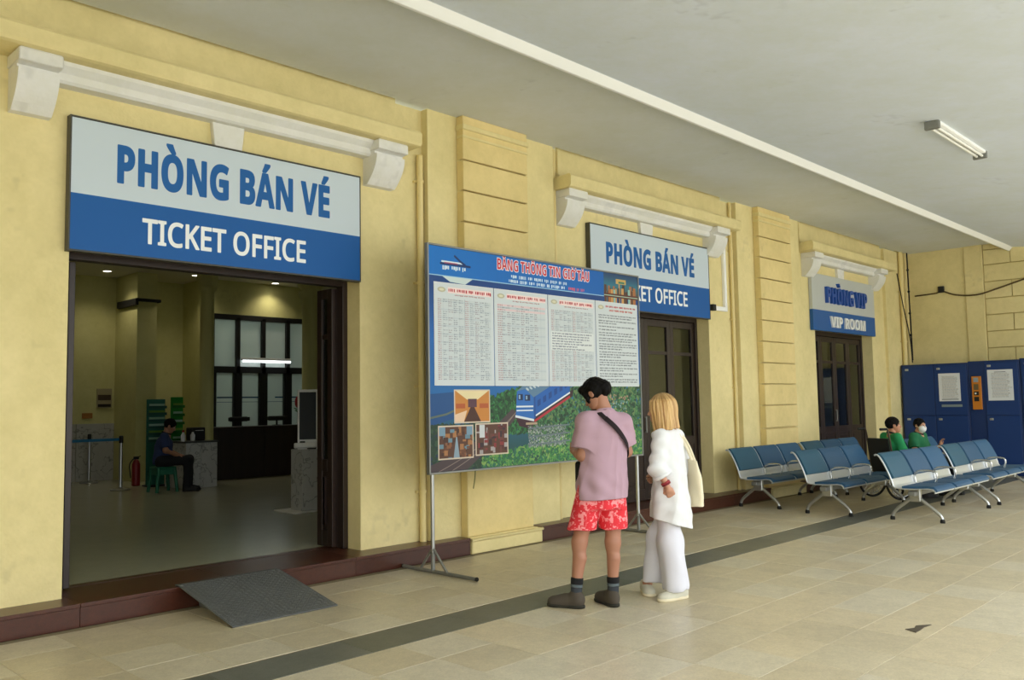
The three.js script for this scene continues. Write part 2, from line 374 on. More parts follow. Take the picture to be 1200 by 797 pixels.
{ // lamps in the back room, seen only through the frosted glass
  for (const [x, z] of [[9.2, -19.2], [11.2, -19.6]]) {
    const t = thing('ceiling_panel_light', x < 10 ? 'square ceiling light glowing behind the leftmost frosted office pane' : 'square ceiling light glowing behind the frosted panes on the right', 'light', [x, 4.36, z]);
    part('frame', [box(x - 0.32, x + 0.32, 4.37, 4.4, z - 0.32, z + 0.32)], M.white, t);
    part('diffuser', [box(x - 0.3, x + 0.3, 4.36, 4.37, z - 0.3, z + 0.3)], glow(4), t);
    const l = new THREE.RectAreaLight(0xf2fff8, x < 10 ? 26 : 9, 0.6, 0.6); l.position.set(x, 4.35, z); l.lookAt(x, 0, z); scene.add(l);
  }
}
// downlights
{
  const spots = [[6.65, -17.75, 'recessed round downlight nearest the left side of the doorway'], [8.24, -17.2, 'recessed round downlight above the slim round column'], [10.1, -17.2, 'recessed round downlight above the office glass'], [3.4, -14.6, 'recessed round downlight hidden behind the left pier'], [5.6, -12.6, 'recessed round downlight above the kiosk side of the hall']];
  for (const [x, z, label] of spots) {
    const t = thing('downlight', label, 'light', [x, 4.4, z], 'ceiling downlights in the hall');
    part('trim_ring', [lathe([[0.075, 4.40], [0.105, 4.40], [0.105, 4.392], [0.08, 4.388], [0.075, 4.40]], 24, [x, 0, z])], M.white, t);
    part('lens', [lathe([[0, 4.394], [0.076, 4.394], [0.076, 4.399]], 24, [x, 0, z])], glow(9, 0xfff6e0), t);
    const l = new THREE.SpotLight(0xfff2d8, 2.4, 0, 1.1, 0.6, 2); l.position.set(x, 4.37, z); l.target.position.set(x, 0, z); l.castShadow = true; l.shadow.radius = 4; scene.add(l, l.target);
  }
}
{ // tube lamp in front of the glazed screen
  const t = thing('tube_lamp', 'bright white tube lamp across the glazed office screen', 'light', [10.0, 2.6, -17.4]);
  part('housing', [rbox(9.42, 10.64, 2.66, 2.72, -17.47, -17.41, 0.01)], M.white, t);
  part('tube', [rod([9.44, 2.64, -17.42], [10.62, 2.64, -17.42], 0.022)], glow(5, 0xf4fbff), t);
  const l = new THREE.RectAreaLight(0xf4fbff, 3, 1.2, 0.05); l.position.set(10.03, 2.64, -17.37); l.lookAt(10.03, 2.64, -10); scene.add(l);
}
// counter and what stands on it
{
  const c = thing('service_counter', 'long dark wooden service counter in front of the frosted glass', 'counter', [10, FL, -16.6]);
  for (const [a, b] of [[8.2, 9.4], [9.41, 10.6], [10.61, 11.9]]) part('front_panel', [chamfer(a, b, FL, 1.18, -16.45, -16.4, 0.006)], M.darkWood, c);
  part('counter_top', [rbox(8.15, 11.95, 1.18, 1.23, -17.0, -16.36, 0.012)], M.darkWood, c);
  part('side_panel', [chamfer(8.2, 8.25, FL, 1.18, -16.98, -16.451, 0.006)], M.darkWood, c);
  const mon = (x, label) => { const t = thing('monitor', label, 'monitor', [x, 1.23, -16.75]); part('screen', [rbox(x - 0.24, x + 0.24, 1.34, 1.40 + 0.02, -16.77, -16.73, 0.01), rbox(x - 0.2, x + 0.2, 1.33, 1.43, -16.79, -16.765, 0.01)], M.black, t); part('stand', [rod([x, 1.23, -16.78], [x, 1.36, -16.78], 0.02), lathe([[0, 1.23], [0.1, 1.23], [0.1, 1.24], [0, 1.245]], 16, [x, 0, -16.78])], M.black, t); };
  mon(9.0, 'low black monitor at the left end of the dark counter'); mon(9.9, 'low black monitor in the middle of the dark counter');
  const b = thing('waste_box', 'small white tray on the dark counter beside a plant', 'tray', [10.75, 1.23, -16.7]);
  part('tray_wall', [rbox(10.6, 10.62, 1.23, 1.42, -16.8, -16.6, 0.004), rbox(10.88, 10.9, 1.23, 1.42, -16.8, -16.6, 0.004), rbox(10.62, 10.88, 1.23, 1.42, -16.615, -16.6, 0.004), rbox(10.62, 10.88, 1.23, 1.42, -16.8, -16.785, 0.004)], M.paper, b);
  part('tray_base', [rbox(10.62, 10.88, 1.23, 1.245, -16.785, -16.615, 0.004)], M.paper, b);
  const p = thing('potted_plant', 'small potted plant with a red flower on the dark counter', 'plant', [10.42, 1.23, -16.7]);
  part('pot', [lathe([[0, 1.23], [0.05, 1.23], [0.07, 1.34], [0.06, 1.34], [0.05, 1.32], [0, 1.32]], 18, [10.42, 0, -16.7])], M.white, p);
  for (let k = 0; k < 9; k++) { const a = k * 2.4, e = [10.46 + Math.cos(a) * 0.13, 1.5 + 0.1 * rnd(), -16.7 + Math.sin(a) * 0.11]; const g = new THREE.SphereGeometry(0.05, 8, 6); g.scale(1, 0.25, 0.5); g.rotateZ(0.4); g.rotateY(-a); g.translate(e[0], e[1], e[2]); part('leaf', [g, tube([[10.42, 1.32, -16.7], [10.46 + Math.cos(a) * 0.05, 1.42, -16.7 + Math.sin(a) * 0.04], e], 0.004, 5, 8)], std({ color: 0x2d5a2a, roughness: 0.7 }), p); }
  { const g = new THREE.IcosahedronGeometry(0.07, 2); g.scale(0.8, 1.8, 0.8); g.translate(10.36, 1.72, -16.7); part('flower', [g, rod([10.42, 1.32, -16.7], [10.37, 1.66, -16.7], 0.006)], std({ color: 0x9c1c28, roughness: 0.7 }), p); }
}
{
  const d = thing('marble_desk', 'grey veined marble reception desk beside the seated man', 'desk', [7.4, FL, -15.5]);
  part('front_slab', [chamfer(7.08, 7.36, FL, 0.99, -15.13, -15.1, 0.004)], M.marble, d); part('front_slab', [chamfer(7.365, 7.68, FL, 0.99, -15.13, -15.1, 0.004)], M.marble, d);
  part('side_slab', [chamfer(7.08, 7.11, FL, 0.99, -15.95, -15.135, 0.004)], M.marble, d); part('side_slab', [chamfer(7.65, 7.68, FL, 0.99, -15.95, -15.135, 0.004)], M.marble, d);
  part('desk_top', [chamfer(7.05, 7.7, 0.99, 1.02, -15.97, -15.08, 0.006)], std({ color: 0x33332f, roughness: 0.3 }), d);
  const jar = (x, z, label, col) => { const t = thing('bottle', label, 'bottle', [x, 1.02, z]); part('body', [lathe([[0, 1.02], [0.04, 1.02], [0.042, 1.13], [0.018, 1.17], [0.018, 1.19], [0, 1.19]], 16, [x, 0, z])], M.paper, t); part('cap', [lathe([[0.02, 1.185], [0.022, 1.22], [0, 1.22]], 16, [x, 0, z])], std({ color: col, roughness: 0.5 }), t); };
  jar(7.12, -15.3, 'small white bottle with a red cap, left of the pair on the marble desk', 0xa02020); jar(7.3, -15.3, 'small white bottle with a dark cap, right of the pair on the marble desk', 0x222222);
  const pr = thing('desk_printer', 'black box printer at the right end of the marble desk', 'printer', [7.5, 1.02, -15.6]);
  part('body', [rbox(7.38, 7.62, 1.02, 1.26, -15.75, -15.45, 0.02)], M.black, pr); part('paper_slot', [box(7.42, 7.58, 1.2, 1.21, -15.452, -15.446)], M.paper, pr);
}
// green leaflet racks
for (const [x0, x1, y1, label, n] of [[6.82, 7.17, 1.8, 'wider teal green leaflet rack behind the seated man', 6], [7.28, 7.52, 1.84, 'narrow bright green leaflet rack against the slim round column', 5]]) {
  const t = thing('leaflet_rack', label, 'rack', [(x0 + x1) / 2, FL, -16.15]), col = n > 5 ? 0x1f6a58 : 0x178a1e;
  part('back_board', [rbox(x0, x1, FL, y1, -16.2, -16.17, 0.01)], std({ color: col, roughness: 0.6 }), t);
  for (let k = 0; k < n; k++) { const y = 1.0 + k * (y1 - 1.05) / n; part('shelf', [rbox(x0, x1, y, y + 0.012, -16.17, -16.1, 0.004), rbox(x0, x1, y, y + 0.05, -16.105, -16.095, 0.004)], std({ color: n > 5 ? 0x17564a : 0x116a18, roughness: 0.6 }), t); part('leaflet', [box(x0 + 0.03, x1 - 0.03, y + 0.012, y + 0.09, -16.14, -16.13)], std({ color: [0x9fc4a8, 0x6f9a38, 0xa8c8b8][k % 3], roughness: 0.7 }), t); }
  part('foot', [rbox(x0, x1, FL, FL + 0.03, -16.35, -16.05, 0.008)], M.black, t);
}
// notices on the inner wall
{
  const n = (x0, x1, y0, y1, label, col, bands) => { const t = thing('wall_notice', label, 'notice', [(x0 + x1) / 2, y0, -18.59]); part('board', [chamfer(x0, x1, y0, y1, -18.6, -18.575, 0.003)], std({ color: col, roughness: 0.6 }), t); if (bands) for (const [a, b, c] of bands) part('band', [box(x0 + 0.02, x1 - 0.02, y0 + (y1 - y0) * a, y0 + (y1 - y0) * b, -18.575, -18.572)], std({ color: c, roughness: 0.7 }), t); };
  n(6.80, 7.10, 1.66, 2.06, 'pale notice with dark bands, highest on the inner wall', 0xa59a78, [[0.05, 0.2, 0x241a14], [0.4, 0.68, 0x4a3a2a]]);
  n(6.52, 6.72, 1.45, 1.56, 'small orange plate above the marble dado', 0xa8702c); n(6.52, 6.72, 1.15, 1.25, 'small brown plate just below the orange one on the marble dado', 0x80633c);
}
// queue posts with a belt
{
  const post = (x, z, label, belt) => {
    const t = thing('queue_post', label, 'stanchion', [x, FL, z]);
    part('base', [lathe([[0, FL], [0.17, FL], [0.17, FL + 0.015], [0.06, FL + 0.035], [0.03, FL + 0.05], [0, FL + 0.05]], 24, [x, 0, z])], M.steel, t);
    part('pole', [rod([x, FL + 0.04, z], [x, FL + 0.84, z], 0.03, 0.03, 16)], M.steel, t);
    part('head', [lathe([[0, FL + 0.84], [0.035, FL + 0.84], [0.038, FL + 0.95], [0.03, FL + 0.97], [0, FL + 0.97]], 18, [x, 0, z])], M.black, t);
    if (belt) part('belt', [prismX([[-0.0015, -0.025], [0.0015, -0.025], [0.0015, 0.025], [-0.0015, 0.025]], -belt, 0).translate(x - 0.035, FL + 0.905, z)], std({ color: 0x0e6f9a, roughness: 0.6 }), t);
  };
  post(6.28, -15.97, 'steel queue post holding a blue belt inside the doorway', 2.2); post(6.5, -18.1, 'thin queue post against the marble dado at the back'); post(4.02, -15.97, 'steel queue post at the far end of the blue belt');
}
// extinguishers
for (const [x, z, h, label] of [[6.82, -16.62, 0.5, 'red fire extinguisher on the left, half hidden by its neighbour'], [7.06, -16.45, 0.44, 'red fire extinguisher on the right, next to the green stool']]) {
  const t = thing('fire_extinguisher', label, 'extinguisher', [x, FL, z]);
  part('cylinder', [lathe([[0, FL], [0.07, FL], [0.075, FL + 0.02], [0.075, FL + h - 0.1], [0.05, FL + h - 0.03], [0.02, FL + h], [0, FL + h]], 20, [x, 0, z])], std({ color: 0x8a1a1a, roughness: 0.4 }), t);
  part('valve', [rbox(x - 0.05, x + 0.05, FL + h - 0.005, FL + h + 0.05, z - 0.015, z + 0.015, 0.008), rod([x, FL + h, z], [x + 0.08, FL + h + 0.06, z], 0.008)], M.black, t);
  part('hose', [tube([[x - 0.04, FL + h + 0.02, z], [x - 0.12, FL + h - 0.1, z], [x - 0.1, FL + 0.15, z]], 0.011)], M.black, t);
}
{ // kiosk
  const k = thing('ticket_kiosk', 'white self service ticket kiosk with a tilted dark screen', 'kiosk', [6.6, FL, -10.45]);
  part('floor_plate', [rbox(6.3, 7.1, FL, FL + 0.02, -10.75, -10.2, 0.006)], M.white, k);
  part('pedestal', [chamfer(6.45, 6.76, FL + 0.02, 1.02, -10.56, -10.27, 0.006)], M.marble, k); part('side_cabinet', [chamfer(6.77, 7.02, FL + 0.02, 1.03, -10.72, -10.42, 0.006)], M.marble, k);
  const pose = (g) => { g.rotateX(-0.13); g.rotateY(-0.55); g.translate(6.62, 0.93, -10.38); return g; };
  part('housing', [pose(rbox(-0.15, 0.17, 0, 0.92, -0.05, 0.03, 0.015))], M.moulding, k);
  part('screen', [pose(rbox(-0.125, 0.1, 0.22, 0.88, 0.026, 0.034, 0.003))], std({ color: 0x141d20, roughness: 0.55 }), k);
  part('shelf', [pose(rbox(-0.2, 0.1, 0.1, 0.17, 0, 0.12, 0.02))], M.moulding, k);
  part('card_reader', [pose(rbox(-0.02, 0.1, 0.02, 0.12, 0.03, 0.06, 0.008))], M.black, k); part('receipt_printer', [pose(rbox(-0.12, -0.05, 0.165, 0.19, 0.03, 0.1, 0.006))], M.black, k);
  part('cable', [tube([[6.72, 1.4, -10.5], [6.84, 1.3, -10.5], [6.88, 1.44, -10.52], [6.94, 1.36, -10.55], [6.92, 1.03, -10.56]], 0.012)], M.moulding, k);
}

// ------------------------------------------------------------------ doors
const leafGlass = M.glass;
function doorLeaf(w, h, mat = M.darkWood) { // local: x 0..w, y 0..h, z +-0.025; returns geometries per part
  const s = 0.085, bot = 0.82, mid = 2.1;
  return {
    frame: [chamfer(0, s, 0, h, -0.025, 0.025, 0.005), chamfer(w - s, w, 0, h, -0.025, 0.025, 0.005), chamfer(s, w - s, 0, 0.16, -0.025, 0.025, 0.005), chamfer(s, w - s, bot - 0.07, bot + 0.05, -0.025, 0.025, 0.005), chamfer(s, w - s, h - 0.1, h, -0.025, 0.025, 0.005), chamfer(s, w - s, mid, mid + 0.05, -0.02, 0.02, 0.004)],
    panel: [chamfer(s - 0.005, w - s + 0.005, 0.15, bot - 0.06, -0.012, 0.012, 0.008), chamfer(s + 0.06, w - s - 0.06, 0.22, bot - 0.13, -0.02, 0.02, 0.008)],
    glass: [box(s - 0.005, w - s + 0.005, bot + 0.04, mid + 0.01, -0.003, 0.003), box(s - 0.005, w - s + 0.005, mid + 0.04, h - 0.09, -0.003, 0.003)],
  };
}
function placeLeaf(parent, x, z, w, h, ang, withHandle) {
  const P = doorLeaf(w, h), M4 = new THREE.Matrix4().makeRotationY(ang).setPosition(x, FL + 0.012, z);
  for (const k of Object.keys(P)) P[k].forEach((g) => g.applyMatrix4(M4));
  const leaf = part('door_leaf', P.frame, M.darkWood, parent);
  part('lower_panel', P.panel, M.darkWood, leaf); part('pane', [P.glass[0]], leafGlass, leaf); part('pane', [P.glass[1]], leafGlass, leaf);
  if (withHandle) part('door_handle', [rod([w - 0.04, 0.97, 0.05], [w - 0.04, 1.18, 0.05], 0.009).applyMatrix4(M4), rod([w - 0.04, 0.97, 0.02], [w - 0.04, 0.97, 0.055], 0.01).applyMatrix4(M4), rod([w - 0.04, 1.18, 0.02], [w - 0.04, 1.18, 0.055], 0.01).applyMatrix4(M4)], M.greySteel, leaf);
}
{
  doors.forEach(([a, b], i) => {
    const d = structure('door_' + (i + 1)), z = -7.36;
    part('door_frame', [chamfer(a, a + 0.06, FL, LINTEL, z - 0.06, z + 0.05, 0.006), chamfer(b - 0.06, b, FL, LINTEL, z - 0.06, z + 0.05, 0.006), chamfer(a + 0.06, b - 0.06, LINTEL - 0.09, LINTEL, z - 0.06, z + 0.05, 0.006)], M.darkWood, d);
    const h = LINTEL - 0.09 - FL - 0.02, w = (b - a - 0.12) / 4;
    if (i === 0) { // folded open against the jambs
      placeLeaf(d, b - 0.03, z - 0.07, 0.27, h, Math.PI / 2, false); placeLeaf(d, b - 0.085, z - 0.07, 0.27, h, Math.PI / 2, true);
      placeLeaf(d, a + 0.065, z - 0.04, 0.42, h, Math.PI / 2, false); placeLeaf(d, a + 0.13, z - 0.04, 0.42, h, Math.PI / 2, false);
    } else for (let k = 0; k < 4; k++) placeLeaf(d, a + 0.06 + k * w + 0.002, z, w - 0.004, h, 0, k === 1);
  });
}

// ------------------------------------------------------------------ signs
function fit(x, text, x0, x1, base, size, font, color, stroke) { // text stretched to the span x0..x1
  x.save(); x.font = font.replace('$', size); const w = x.measureText(text).width; x.translate(x0, base); x.scale((x1 - x0) / w, 1);
  x.textBaseline = 'alphabetic'; x.textAlign = 'left';
  if (stroke) { x.lineWidth = stroke[1]; x.strokeStyle = stroke[0]; x.lineJoin = 'round'; x.strokeText(text, 0, 0); }
  x.fillStyle = color; x.fillText(text, 0, 0); x.restore();
}
const SB = 'bold $px sans-serif', SR = '$px sans-serif';
function faceQuad(x0, x1, y0, y1, z) { // front face with uv 0..1
  const g = new THREE.PlaneGeometry(x1 - x0, y1 - y0); g.translate((x0 + x1) / 2, (y0 + y1) / 2, z); return g;
}
function officeSign(x0, x1, y0, y1, label, t1, t2) {
  const s = thing('office_sign', label, 'sign', [(x0 + x1) / 2, y0, -7.09]);
  const W = x1 - x0, H = y1 - y0, P = 680, split = 0.425;
  const tex = canvasTex(Math.round(W * P), Math.round(H * P), (c, w, h) => {
    c.fillStyle = '#cddae4'; c.fillRect(0, 0, w, h * (1 - split)); c.fillStyle = '#0459a4'; c.fillRect(0, h * (1 - split), w, h);
    const X = (m) => m * P, Y = (m) => h - m * P;
    const cap = (m) => m * P / 0.714;
    fit(c, 'PHÒNG BÁN VÉ', X(t1[0]), X(t1[1]), Y(t1[2]), cap(t1[3]), SB, '#0f5ea6', ['#0f5ea6', 14]);
    fit(c, 'TICKET OFFICE', X(t2[0]), X(t2[1]), Y(t2[2]), cap(t2[3]), SR, '#f4f7f8', ['#f4f7f8', 9]);
  });
  part('box', [chamfer(x0, x1, y0, y1, ZF + 0.004, -7.03, 0.004)], std({ color: 0x55585a, roughness: 0.5, metalness: 0.4 }), s);
  part('face_panel', [faceQuad(x0 + 0.004, x1 - 0.004, y0 + 0.004, y1 - 0.004, -7.0285)], std({ map: tex, roughness: 0.65 }), s, 'grey and blue printed face');
  part('edge_trim', [chamfer(x0 - 0.006, x1 + 0.006, y1, y1 + 0.012, ZF + 0.004, -7.022, 0.003), chamfer(x0 - 0.012, x0, y0, y1 + 0.012, ZF + 0.004, -7.022, 0.003), chamfer(x1, x1 + 0.006, y0, y1, ZF + 0.004, -7.022, 0.003), chamfer(x0 - 0.012, x1 + 0.006, y0 - 0.012, y0, ZF + 0.004, -7.022, 0.003)], std({ color: 0x4c4a40, roughness: 0.5 }), s);
}
officeSign(2.345, 5.075, 2.84, 3.89, 'large grey and blue ticket office sign above the open doorway on the left', [0.33, 2.385, 0.59, 0.30], [0.56, 2.115, 0.115, 0.20]);
officeSign(8.735, 11.63, 2.85, 3.94, 'grey and blue ticket office sign partly hidden behind the timetable board', [0.31, 2.50, 0.61, 0.27], [0.54, 2.29, 0.145, 0.205]);
const font = await new FontLoader().loadAsync('fonts/droid/droid_sans_bold.typeface.json');
function solidText(text, x0, x1, y, cap, depth, z) {
  const g = new TextGeometry(text, { font, size: cap, depth, curveSegments: 4, bevelEnabled: false }); g.computeBoundingBox();
  const b = g.boundingBox; g.translate(-b.min.x, 0, 0); g.scale((x1 - x0) / (b.max.x - b.min.x), 1, 1); g.translate(x0, y, z); return metricUV(prep(g));
}
{
  const x0 = 15.2, x1 = 18.08, y0 = 2.865, y1 = 3.93, s = thing('room_sign', 'grey and blue lounge sign with raised letters nearest the corner', 'sign', [16.6, y0, -7.09]);
  part('grey_panel', [chamfer(x0, x1, 3.25, y1, ZF + 0.004, -7.03, 0.004)], std({ color: 0xc3c7c4, roughness: 0.5 }), s);
  part('blue_panel', [chamfer(x0, x1, y0, 3.25, ZF + 0.004, -7.028, 0.004)], std({ color: 0x12589f, roughness: 0.5 }), s);
  part('raised_letters', [solidText('PHÒNG VIP', 15.74, 17.6, 3.40, 0.31, 0.055, -7.03)], std({ color: 0x1b4fa4, roughness: 0.45 }), s, 'raised dark blue letters');
  part('raised_letters', [solidText('VIP ROOM', 15.9, 17.5, 2.945, 0.21, 0.035, -7.028)], std({ color: 0xeeeeea, roughness: 0.5 }), s, 'raised white letters');
}

// ------------------------------------------------------------------ timetable board
{
  const X0 = 5.35, X1 = 8.75, Y0 = 0.95, Y1 = 3.14, Z = -6.3, W = X1 - X0, H = Y1 - Y0;
  const b = thing('timetable_board', 'large free standing blue timetable board with four printed sheets and a train picture', 'board', [7.05, 0, Z]);
  const art = canvasTex(1700, 1095, (c, w, h) => {
    const U = (u) => u * w, Q = (v) => (1 - v) * h;
    let g = c.createLinearGradient(0, Q(0.868), 0, h); g.addColorStop(0, '#123a74'); g.addColorStop(0.3, '#1560ac'); g.addColorStop(0.6, '#1c66a8'); g.addColorStop(1, '#214a3a');
    c.fillStyle = g; c.fillRect(0, 0, w, h);
    // mountain and wooded slope
    const blob = (n, x0, x1, y0, y1, cols, r0, r1, test) => { for (let k = 0; k < n; k++) { const x = rr(x0, x1), y = rr(y0, y1); if (test && !test(x, y)) continue; c.fillStyle = cols[(rnd() * cols.length) | 0]; c.beginPath(); c.ellipse(U(x), Q(y), rr(r0, r1), rr(r0, r1) * 0.7, rnd() * 3, 0, 7); c.fill(); } };
    c.fillStyle = '#1b4e86'; c.beginPath(); c.moveTo(0, Q(0.34)); c.lineTo(0, Q(0.2)); c.lineTo(U(0.3), Q(0.3)); c.lineTo(U(0.2), Q(0.36)); c.fill();
    c.strokeStyle = '#5d6a60'; c.lineWidth = 10; c.beginPath(); c.moveTo(0, Q(0.235)); c.lineTo(U(0.06), Q(0.25)); c.lineTo(U(0.12), Q(0.28)); c.stroke();
    blob(2600, 0.16, 0.46, 0.15, 0.38, ['#1f4a2c', '#2a6a34', '#173c26', '#397c46', '#24552f'], 5, 15, (x, y) => y < 0.3 + (x - 0.16) * 0.35);
    blob(2200, 0.0, 0.3, -0.02, 0.2, ['#28402f', '#1d3b2f', '#33513a', '#1f3348'], 6, 18);
    blob(6000, 0.45, 1.0, -0.02, 0.38, ['#2c5a3a', '#3d7444', '#22482e', '#4d7f4c', '#64804e', '#305f3e', '#1c3c2c'], 5, 16);
    blob(3200, 0.2, 1.0, -0.02, 0.14, ['#3a7a3e', '#4b8e46', '#2b6640', '#669a4c', '#2b6a54', '#82a458'], 4, 13, (x, y) => y < 0.03 + (x - 0.12) * 0.22);
    // track curving up from the lower left
    c.fillStyle = '#4c3f42'; c.beginPath(); c.moveTo(0, h); c.lineTo(U(0.14), h); c.quadraticCurveTo(U(0.26), Q(0.12), U(0.36), Q(0.24)); c.lineTo(U(0.33), Q(0.27)); c.quadraticCurveTo(U(0.2), Q(0.11), 0, Q(0.03)); c.fill();
    c.strokeStyle = '#8a7a72'; c.lineWidth = 4; for (const o of [0.03, 0.08]) { c.beginPath(); c.moveTo(U(o), h); c.quadraticCurveTo(U(0.21 + o * 0.4), Q(0.1), U(0.345), Q(0.25)); c.stroke(); }
    // locomotive and its train running up to the right
    c.fillStyle = '#3a2228'; c.beginPath(); c.moveTo(U(0.345), Q(0.22)); c.lineTo(U(0.415), Q(0.19)); c.lineTo(U(0.62), Q(0.33)); c.lineTo(U(0.62), Q(0.36)); c.lineTo(U(0.42), Q(0.23)); c.fill();
    c.fillStyle = '#1f5fb0'; c.beginPath(); c.moveTo(U(0.425), Q(0.22)); c.lineTo(U(0.425), Q(0.32)); c.lineTo(U(0.5), Q(0.39)); c.lineTo(U(0.605), Q(0.39)); c.lineTo(U(0.605), Q(0.35)); c.fill();
    c.fillStyle = '#17488c'; for (let k = 0; k < 6; k++) { c.save(); c.translate(U(0.445 + k * 0.027), Q(0.29 + k * 0.018)); c.transform(1, -0.45, 0, 1, 0, 0); c.fillRect(0, -18, 26, 34); c.restore(); }
    c.strokeStyle = '#e8eef2'; c.lineWidth = 9; c.beginPath(); c.moveTo(U(0.425), Q(0.225)); c.lineTo(U(0.605), Q(0.345)); c.stroke();
    c.strokeStyle = '#b32a3a'; c.lineWidth = 13; c.beginPath(); c.moveTo(U(0.43), Q(0.205)); c.lineTo(U(0.605), Q(0.325)); c.stroke();
    c.fillStyle = '#5d7f9c'; c.beginPath(); c.moveTo(U(0.352), Q(0.352)); c.lineTo(U(0.392), Q(0.392)); c.lineTo(U(0.605), Q(0.41)); c.lineTo(U(0.52), Q(0.385)); c.lineTo(U(0.428), Q(0.322)); c.lineTo(U(0.39), Q(0.362)); c.fill();
    c.fillStyle = '#b9c8d2'; for (let k = 0; k < 6; k++) { c.beginPath(); c.ellipse(U(0.4 + k * 0.016), Q(0.362 + k * 0.006), 13, 6, 0.5, 0, 7); c.fill(); }
    c.fillStyle = '#2a6cba'; c.beginPath(); c.moveTo(U(0.345), Q(0.235)); c.lineTo(U(0.352), Q(0.352)); c.lineTo(U(0.39), Q(0.362)); c.lineTo(U(0.428), Q(0.322)); c.lineTo(U(0.428), Q(0.215)); c.fill();
    c.fillStyle = '#1b4f96'; c.beginPath(); c.moveTo(U(0.428), Q(0.215)); c.lineTo(U(0.428), Q(0.322)); c.lineTo(U(0.436), Q(0.328)); c.lineTo(U(0.436), Q(0.222)); c.fill();
    c.fillStyle = '#14284c'; c.fillRect(U(0.357), Q(0.338), 36, 32); c.fillRect(U(0.388), Q(0.335), 40, 32); c.fillStyle = '#8fb0c8'; c.fillRect(U(0.36), Q(0.334), 12, 22); c.fillRect(U(0.392), Q(0.33), 12, 20);
    c.fillStyle = '#dfe8ee'; c.fillRect(U(0.348), Q(0.282), 132, 9); c.fillRect(U(0.349), Q(0.262), 128, 7); c.beginPath(); c.moveTo(U(0.343), Q(0.238)); c.lineTo(U(0.428), Q(0.216)); c.lineTo(U(0.428), Q(0.204)); c.lineTo(U(0.343), Q(0.226)); c.fill();
    c.fillStyle = '#3a1a2a'; c.beginPath(); c.moveTo(U(0.345), Q(0.226)); c.lineTo(U(0.428), Q(0.204)); c.lineTo(U(0.42), Q(0.165)); c.lineTo(U(0.36), Q(0.185)); c.fill();
    // platform railing / bridge deck under the trees
    blob(900, 0.4, 0.58, 0.08, 0.185, ['#8c9698', '#6f7a80', '#a9b0a6', '#55605e', '#4e7a48'], 3, 7);
    c.fillStyle = '#b09a80'; c.fillRect(U(0.39), Q(0.2), 90, 12); c.strokeStyle = '#66747c'; c.lineWidth = 8; for (const v of [0.17, 0.13, 0.09]) { c.beginPath(); c.moveTo(U(0.4), Q(v)); c.lineTo(U(0.6), Q(v + 0.012)); c.stroke(); }
    blob(26, 0.8, 0.93, 0.3, 0.335, ['#b08a74', '#a07a68', '#b89a80'], 4, 9); blob(70, 0.8, 0.92, 0.22, 0.3, ['#7d9aa0', '#5f8a86', '#8fa6a0', '#a8a06a'], 4, 9);
    // header band
    g = c.createLinearGradient(0, 0, w, 0); g.addColorStop(0, '#0070c6'); g.addColorStop(0.5, '#0064b8'); g.addColorStop(1, '#005cae'); c.fillStyle = g; c.fillRect(0, 0, w, Q(0.868));
    c.fillStyle = '#0d3f80'; c.fillRect(0, Q(0.868), w, Q(0.8) - Q(0.868)); c.fillStyle = '#9cc6e2'; c.fillRect(0, Q(0.872), w, 5);
    c.fillStyle = '#c8d8d8'; c.beginPath(); c.moveTo(U(0.05), Q(0.868)); c.lineTo(U(0.17), Q(0.868)); c.lineTo(U(0.14), Q(0.84)); c.lineTo(U(0.08), Q(0.845)); c.fill();
    { // the hook over A and the horn and grave over O are drawn as strokes
      const x0 = U(0.272), x1 = U(0.723), base = Q(0.935), size = 78, txt = 'BANG THÔNG TIN GIO TÀU'; c.font = SB.replace('$', size); const sc = (x1 - x0) / c.measureText(txt).width, wd = (s) => c.measureText(s).width * sc;
      const marks = (col, lw) => { c.strokeStyle = col; c.lineWidth = lw; c.lineCap = 'round'; const a = x0 + wd('B') + wd('A') / 2; c.beginPath(); c.moveTo(a - 7, base - 68); c.quadraticCurveTo(a + 9, base - 76, a + 3, base - 66); c.lineTo(a, base - 62); c.stroke(); const o = x0 + wd('BANG THÔNG TIN GI'), ow = wd('O'); c.beginPath(); c.moveTo(o + ow * 0.25, base - 76); c.lineTo(o + ow * 0.5, base - 65); c.stroke(); c.beginPath(); c.moveTo(o + ow * 0.82, base - 46); c.quadraticCurveTo(o + ow * 1.12, base - 50, o + ow * 1.06, base - 64); c.stroke(); };
      marks('#f2dfe4', 14); fit(c, txt, x0, x1, base, size, SB, '#c8303c', ['#f2dfe4', 9]); marks('#c8303c', 6); }
    c.fillStyle = '#d6e8f4'; // two small lines too fine to read
    const fine = (u0, u1, v, hh) => { let x = U(u0); while (x < U(u1)) { const n = 2 + (rnd() * 5) | 0; for (let k = 0; k < n; k++) { c.fillRect(x, Q(v), rr(5, 10), hh * rr(0.7, 1)); x += 12; } x += 12; } };
    fine(0.335, 0.6, 0.915, 19); fine(0.325, 0.6, 0.892, 19); c.fillStyle = '#e05a60'; fine(0.61, 0.68, 0.892, 20);
    // railway emblem: winged track strokes over a caption bar
    c.strokeStyle = '#dfeaf4'; c.lineWidth = 9; c.beginPath(); c.moveTo(U(0.05), Q(0.935)); c.lineTo(U(0.13), Q(0.935)); c.stroke(); c.strokeStyle = '#0c2f66'; c.lineWidth = 11; c.beginPath(); c.moveTo(U(0.045), Q(0.925)); c.lineTo(U(0.16), Q(0.925)); c.stroke();
    c.beginPath(); c.moveTo(U(0.1), Q(0.965)); c.lineTo(U(0.12), Q(0.945)); c.lineTo(U(0.14), Q(0.93)); c.stroke(); c.strokeStyle = '#a04a6a'; c.lineWidth = 6; c.beginPath(); c.moveTo(U(0.06), Q(0.93)); c.lineTo(U(0.11), Q(0.93)); c.stroke();
